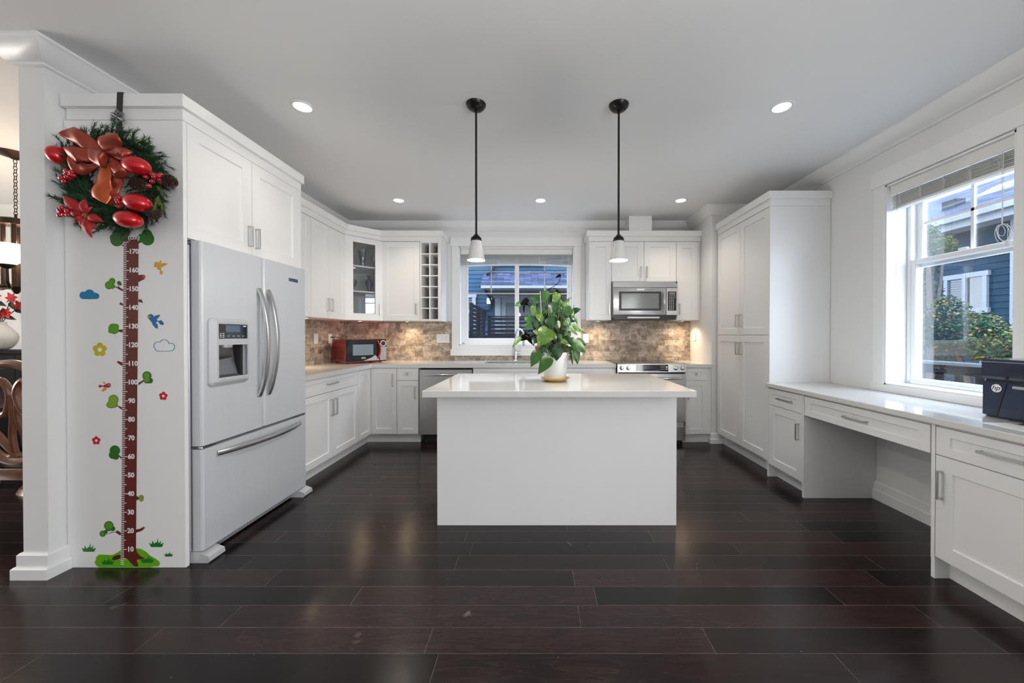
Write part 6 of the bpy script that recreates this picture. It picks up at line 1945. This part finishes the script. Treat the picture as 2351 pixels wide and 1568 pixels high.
m = MB(); m.tube([(-1.15, 7.95, 2.26), (-1.15, 8.05, 2.20), (-1.14, 8.5, 2.15), (-1.14, 8.9, 2.06), (-1.17, 8.93, 1.9), (-1.30, 8.93, 1.86), (-1.34, 8.93, 1.5)], 0.028, 8)
m.box(-1.14, -1.075, 8.90, 8.97, 2.80, 5.6); m.tube([(-1.10, 8.93, 2.85), (-1.15, 8.75, 2.76), (-1.2, 8.6, 2.68)], 0.03, 8); m.finish('downspout', M['extdark'], t, world=True)
def house_window(x0, x1, z0, z1, rail=None, name='window', fr=0.09, y=8.975):
    m = MB()
    for e_, q in enumerate(((x0, x0 + fr, z0, z1), (x1 - fr, x1, z0, z1), (x0 - 0.02, x1 + 0.02, z1 - fr, z1 + 0.02), (x0, x1, z0, z0 + fr))): m.box(q[0], q[1], y - 0.05 - 0.003 * e_, y - 0.001 * e_, q[2], q[3])
    if rail: m.box(x0 + fr, x1 - fr, y - 0.035, y, rail - 0.035, rail + 0.035)
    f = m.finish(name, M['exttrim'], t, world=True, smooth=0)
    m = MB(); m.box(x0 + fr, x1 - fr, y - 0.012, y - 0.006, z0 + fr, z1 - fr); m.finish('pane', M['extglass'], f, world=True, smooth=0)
    m = MB()
    z = z0 + fr + 0.02
    while z < z1 - fr - 0.01:
        m.box(x0 + fr + 0.01, x1 - fr - 0.01, y - 0.018, y - 0.013, z, z + 0.028); z += 0.05
    m.finish('blind', M['extblind'], f, world=True, smooth=0)
house_window(-2.40, -1.53, 0.95, 2.27, 1.84)
house_window(-1.05, 0.14, 2.95, 4.1)
house_window(1.6, 2.6, 3.2, 4.4)
m = MB()
for q in ((-1.06, -0.92, 0.0, 2.27), (0.62, 0.76, 0.0, 2.27), (-1.10, 0.80, 2.17, 2.30)): m.box(q[0], q[1], 8.92 - 0.01 * (q[3] > 2.28), 8.98 - 0.01 * (q[3] > 2.28), q[2], q[3])
for q in ((-0.92, -0.80, 0.1, 2.17), (-0.10, -0.02, 0.1, 2.17), (0.50, 0.62, 0.1, 2.17), (-0.8, 0.5, 0.1, 0.28), (-0.8, 0.5, 2.05, 2.17)): m.box(q[0], q[1], 8.945 + 0.004 * (q[1] - q[0] > 1), 8.98 - 0.003 * (q[1] - q[0] > 1), q[2], q[3])
dr = m.finish('patio_door', M['exttrim'], t, world=True, smooth=0)
m = MB(); m.box(-0.80, 0.50, 8.965, 8.972, 0.28, 2.05); m.finish('pane', M['extglass'], dr, world=True, smooth=0)
m = MB(); m.box(-0.78, 0.48, 8.955, 8.962, 1.72, 2.04); m.box(-0.78, 0.48, 8.958, 8.964, 0.9, 1.70); m.finish('roller_blind', M['extblind'], dr, world=True, smooth=0)
m = MB(); m.box(-1.255, -1.135, 8.90, 8.97, 2.02, 2.16); m.box(-1.20, -1.19, 8.895, 8.90, 2.09, 2.16); lt_ = m.finish('porch_light', M['white'], t, world=True, smooth=0)
# slatted screens of the neighbour's deck
t = thing('privacy_fence', 'dark navy horizontal slat fence across the deck beyond the sink window', 'fence', (0.8, 7.2, -0.95))
m = MB()
z = 0.10
while z < 1.60:
    m.box(-0.98, 2.6, 7.19, 7.21, z, z + 0.052); z += 0.076
m.finish('slats', M['extdark'], t, world=True, smooth=0)
for x in (-1.0, -0.1, 0.8, 1.7, 2.6):
    m = MB(); m.box(x, x + 0.06, 7.21, 7.27, -0.95, 1.63); m.finish('post', M['extdark'], t, world=True, smooth=0)
m = MB(); m.box(-1.0, 2.66, 7.18, 7.27, 1.61, 1.635); m.finish('cap_rail', M['extdark'], t, world=True, smooth=0)
t = thing('side_screen', 'dark slatted screen standing end-on left of the deck fence', 'fence', (-1.22, 7.3, -0.95))
m = MB()
z = 0.10
while z < 1.80:
    m.box(-1.225, -1.205, 6.66, 8.1, z, z + 0.058); z += 0.076
m.finish('slats', M['extdark'], t, world=True, smooth=0)
for y in (6.62, 7.4, 8.1):
    m = MB(); m.box(-1.25, -1.19, y, y + 0.06, -0.95, 1.84); m.finish('post', M['extdark'], t, world=True, smooth=0)
t = thing('deck_guard', 'low dark boarded guard in front of the slat fence beyond the sink window', 'fence', (0.6, 6.5, -0.95))
m = MB()
z = -0.30
while z < 1.24:
    m.box(-1.30, 2.6, 6.49, 6.51, z, z + 0.070); z += 0.078
m.finish('boards', M['extdark'], t, world=True, smooth=0)
for x in (-1.32, -0.35, 0.62, 1.6, 2.55):
    m = MB(); m.box(x, x + 0.07, 6.51, 6.57, -0.95, 1.32); m.finish('post', M['extdark'], t, world=True, smooth=0)
m = MB(); m.box(-1.33, 2.62, 6.47, 6.58, 1.30, 1.33); m.finish('cap_rail', M['extdark'], t, world=True, smooth=0)
m = MB(); m.box(-1.35, 2.7, 6.45, 8.9, -0.10, 0.02)
struct('deck_slab', m, M['extdark'], 'dark deck of the house beyond the sink window', 'deck')
for x in (-1.3, 0.6, 2.6):
    m = MB(); m.box(x, x + 0.1, 6.6, 6.7, -0.95, -0.10); struct('deck_post', m, M['extdark'], 'post under the dark deck', 'post')

# house seen through the desk window
t = thing('neighbour_house', 'deep blue sided house with dark shingle roof beyond the desk window', 'house', (9.0, 7.5, -0.95))
m = MB(); siding(m, 0.0, 15.0, 9.0, -0.95, 3.6, 0.13, 'y', -1); m.box(9.0, 9.3, 0.0, 15.0, -0.95, 3.6); m.finish('wall', M['sidingd'], t, world=True, smooth=0)
roof('roof', [(8.45, 15.6, 3.66), (8.45, -0.6, 3.66), (12.0, -0.6, 5.35), (12.0, 15.6, 5.35)], M['shingle'], t)
m = MB()
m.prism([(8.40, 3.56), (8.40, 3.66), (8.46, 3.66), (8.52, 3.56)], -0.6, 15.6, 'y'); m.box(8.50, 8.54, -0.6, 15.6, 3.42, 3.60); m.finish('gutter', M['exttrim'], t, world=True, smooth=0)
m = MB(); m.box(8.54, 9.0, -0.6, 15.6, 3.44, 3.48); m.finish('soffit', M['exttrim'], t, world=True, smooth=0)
for vy, vx, kind in ((8.55, 9.7, 'roof_vent'), (8.0, 10.2, 'skylight')):
    zr = 3.66 + (vx - 8.45) * (1.69 / 3.55)
    m = MB()
    if kind == 'roof_vent': m.box(vx - 0.13, vx + 0.13, vy - 0.15, vy + 0.15, zr - 0.1, zr + 0.16, 0.02)
    else: m.prism([(vx - 0.25, zr - 0.15), (vx - 0.25, zr - 0.06), (vx + 0.25, zr + 0.18), (vx + 0.25, zr + 0.05)], vy - 0.3, vy + 0.3, 'y')
    m.finish(kind, M['extdark'] if kind == 'roof_vent' else M['exttrim'], t, world=True, smooth=0)
def side_window(y0, y1, z0, z1):
    m = MB()
    fr = 0.07
    eps = 0.0
    for q in ((y0, y0 + fr, z0, z1), (y1 - fr, y1, z0, z1), (y0 - 0.03, y1 + 0.03, z1 - fr, z1 + 0.03), (y0 - 0.03, y1 + 0.03, z0 - 0.03, z0 + fr), ((y0 + y1) / 2 - 0.03, (y0 + y1) / 2 + 0.03, z0, z1)): eps += 0.003; m.box(8.93 - eps, 8.985 - eps * 0.3, q[0], q[1], q[2], q[3])
    f = m.finish('window', M['exttrim'], t, world=True, smooth=0)
    m = MB(); m.box(8.965, 8.972, y0 + fr, y1 - fr, z0 + fr, z1 - fr); m.finish('pane', M['extglass'], f, world=True, smooth=0)
    m = MB()
    z = z0 + fr + 0.02
    while z < z1 - fr - 0.02:
        m.box(8.955, 8.960, (y0 + y1) / 2 + 0.05, y1 - fr - 0.01, z, z + 0.02); z += 0.05
    m.finish('blind', M['extblind'], f, world=True, smooth=0)
side_window(7.28, 8.05, 1.74, 2.52)
side_window(5.30, 6.10, 2.2, 3.0)
side_window(10.2, 11.0, 1.74, 2.52)
m = MB(); m.box(8.93, 8.985, 2.0, 8.9, 1.17, 1.30); m.finish('belt_trim', M['exttrim'], t, world=True, smooth=0)
for y in (7.30, 4.6, 9.6):
    m = MB(); m.box(8.86, 8.985, y - 0.07, y + 0.07, -0.95, 1.17); m.finish('trim_post', M['exttrim'], t, world=True, smooth=0)
m = MB(); m.box(8.90, 8.985, 6.80, 6.90, 1.30, 3.5); m.finish('downspout', M['exttrim'], t, world=True, smooth=0)

# shrubs and trees by the desk window
TM = [mat('tree_leaf_green', srgb(34, 59, 28), 0.6, var=0.35, scale=9, spec=0.15), mat('tree_leaf_dark', srgb(14, 34, 25), 0.6, var=0.3, scale=9, spec=0.15), mat('tree_leaf_autumn', srgb(94, 75, 31), 0.6, var=0.3, scale=9, spec=0.15)]
BARK = mat('tree_bark', srgb(64, 52, 44), 0.9, var=0.3, scale=20, bump=0.5)
def tree(name, label, base, blobs, n, w, seed, cat='tree'):
    rnd = random.Random(seed)
    t = thing(name, label, cat, base)
    m = MB()
    top = blobs[0]
    m.tube([(0, 0, 0), (0.03, 0.02, (top[2] - base[2]) * 0.5), (top[0] - base[0], top[1] - base[1], top[2] - base[2])], [0.07, 0.05, 0.02], 8)
    for bl in blobs[1:]:
        e = Vector(bl[:3]) - Vector(base)
        m.tube([(0.02, 0.02, e.z * 0.55), e * 0.8 + Vector((0, 0, 0.1)), e], [0.03, 0.02, 0.01], 6)
    m.finish('trunk', BARK, t)
    V, Fc, MI = [], [], []
    for _ in range(n):
        bl = blobs[rnd.randrange(len(blobs))]
        while True:
            p = Vector((rnd.uniform(-1, 1), rnd.uniform(-1, 1), rnd.uniform(-1, 1)))
            if 0.35 < p.length < 1: break
        c = Vector((bl[0] + p.x * bl[3], bl[1] + p.y * bl[4], bl[2] + p.z * bl[5])) - Vector(base)
        u = Vector((rnd.uniform(-1, 1), rnd.uniform(-1, 1), rnd.uniform(-0.8, 0.3))).normalized()
        v = u.cross(Vector((rnd.uniform(-1, 1), rnd.uniform(-1, 1), rnd.uniform(-1, 1)))).normalized()
        s = rnd.uniform(0.016, 0.034)
        k = len(V)
        V += [tuple(c), tuple(c + u * s * 0.8 + v * s * 0.5), tuple(c + u * s * 1.8), tuple(c + u * s * 0.8 - v * s * 0.5)]
        Fc += [(k, k + 1, k + 2), (k, k + 2, k + 3)]
        mi = rnd.choices((0, 1, 2), w)[0] if True else 0
        MI += [mi, mi]
    me = bpy.data.meshes.new('foliage')
    me.from_pydata(V, [], Fc); me.update()
    for q in TM: me.materials.append(q)
    me.polygons.foreach_set('material_index', MI)
    o = bpy.data.objects.new('foliage', me); COL.objects.link(o); o.parent = t
    return t
tree('maple_tree', 'dense dark green tree nearest the left edge of the desk window', (7.0, 6.9, -0.95), [(6.95, 6.75, 1.82, .40, .34, .85), (6.9, 6.66, 0.97, .45, .45, .62), (7.05, 6.70, 2.78, .34, .25, .50), (7.0, 6.7, 0.2, .5, .4, .5)], 15000, (3, 5, 0.35), 1)
tree('maple_tree', 'orange-tinged green tree in the middle of the desk window', (6.3, 5.25, -0.95), [(6.1, 5.45, 1.45, .30, .25, .40), (6.2, 5.15, 1.30, .35, .25, .30), (6.2, 4.98, 1.12, .35, .25, .25), (6.2, 5.5, 1.22, .34, .25, .22)], 10000, (4, 3, 1.8), 2)
tree('garden_shrub', 'small brownish shrub at the right edge of the desk window', (6.4, 4.72, -0.95), [(6.4, 4.74, 1.0, .25, .16, .25)], 2600, (3, 3, 2), 3, 'shrub')
tree('garden_shrub', 'leafy twig tops rising before the blue wall in the upper sash', (6.6, 6.15, -0.95), [(6.6, 6.2, 2.95, .2, .16, .28), (6.6, 5.95, 2.75, .16, .16, .16)], 900, (5, 1, 2), 4, 'shrub')
# own deck and railing
m = MB(); m.box(XR + 0.26, 4.05, -1.0, 7.5, -0.14, -0.04)
struct('terrace_slab', m, M['ground'], 'pale terrace deck outside the desk window', 'deck')
for yy in (-0.9, 3.2, 7.3):
    m = MB(); m.box(3.9, 4.0, yy, yy + 0.1, -0.95, -0.14); struct('terrace_post', m, M['extdark'], 'post below the pale terrace', 'post')
t = thing('terrace_railing', 'black wooden railing outside the desk window', 'railing', (3.95, 3.0, -0.04))
m = MB(); m.box(3.90, 4.02, -0.9, 7.3, 0.965, 1.00, 0.004); m.finish('cap_rail', mat('glossy_dark_rail', srgb(40, 50, 62), 0.2, var=0.05, coat=0.15), t, world=True, smooth=0)
m = MB(); m.box(3.93, 3.99, -0.9, 7.3, 0.88, 0.965); m.box(3.93, 3.99, -0.9, 7.3, 0.05, 0.11); m.finish('rail', M['extblack'], t, world=True, smooth=0)
k = 0
y = -0.88
while y < 7.25:
    m = MB(); big = k % 8 == 0
    m.box(3.945 - (0.02 if big else 0), 3.975 + (0.02 if big else 0), y, y + (0.09 if big else 0.05), -0.04, 0.88); m.finish('baluster', M['extblack'], t, world=True, smooth=0)
    y += 0.165; k += 1
# parked car
t = thing('parked_car', 'silver car with red tail lights parked behind the black railing', 'car', (7.93, 3.86, -0.95))
M['carp'] = mat('silver_car_paint', (0.3, 0.31, 0.33), 0.22, 0.7, 0.03, coat=0.6)
m = MB()
prof = [(-2.15, 0.30), (-2.20, 0.62), (-2.05, 0.88), (-1.15, 1.02), (-0.45, 1.52), (0.2, 1.62), (1.35, 1.58), (1.80, 1.38), (2.08, 1.05), (2.12, 0.45), (2.05, 0.28)]
def carx(m, s0, s1, P): m.prism(P, s0, s1, 'x')
b = bmesh.new()
secs = []
for x, sc, dz in ((-0.88, 0.94, 0.03), (-0.80, 1.0, 0.0), (0.80, 1.0, 0.0), (0.88, 0.94, 0.03)):
    secs.append([b.verts.new((x * (1 - 0.16 * max(0, (z - 0.9)) / 0.7), y * sc, z * (1 - dz * 0.5) + dz * 0.3)) for y, z in prof])
for i in range(3):
    for k in range(len(prof)):
        j = (k + 1) % len(prof)
        b.faces.new((secs[i][k], secs[i][j], secs[i + 1][j], secs[i + 1][k]))
b.faces.new(secs[0]); b.faces.new(secs[3])
m.bm(b); m.finish('body', M['carp'], t, smooth=40)
for s in (-1, 1):
    m = MB(); m.prism([(-0.95, 1.06), (-0.40, 1.46), (0.2, 1.54), (1.30, 1.50), (1.62, 1.10)], s * 0.79, s * 0.80, 'x'); m.finish('side_window', M['bglass'], t, smooth=0)
m = MB(); m.prism([(1.46, 1.50), (1.82, 1.33), (2.02, 1.10), (1.98, 1.08), (1.78, 1.30), (1.44, 1.46)], -0.62, 0.62, 'x'); m.finish('rear_window', M['extglass'], t, smooth=0)
RL = mat('red_tail_light', srgb(190, 20, 34), 0.15, coat=0.5)
for s in (-1, 1):
    m = MB(); m.prism([(2.13, 0.82), (2.14, 1.02), (1.92, 1.25), (1.80, 1.22), (1.95, 0.9)], s * 0.84 - 0.05, s * 0.84 - 0.05 + 0.10, 'x'); m.finish('tail_light', RL, t, smooth=0)
m = MB(); m.box(-0.35, 0.35, 1.50, 1.66, 1.60, 1.625, 0.008); m.finish('brake_light', RL, t, smooth=0)
for sx in (-0.80, 0.80):
    for sy in (-1.35, 1.32):
        m = MB(); m.lathe([(0.0, -0.10), (0.20, -0.10), (0.30, -0.09), (0.325, -0.05), (0.325, 0.05), (0.30, 0.09), (0.20, 0.10), (0.0, 0.10)], (sx, sy, 0.325), 28, 'x'); m.finish('wheel', M['black'], t)
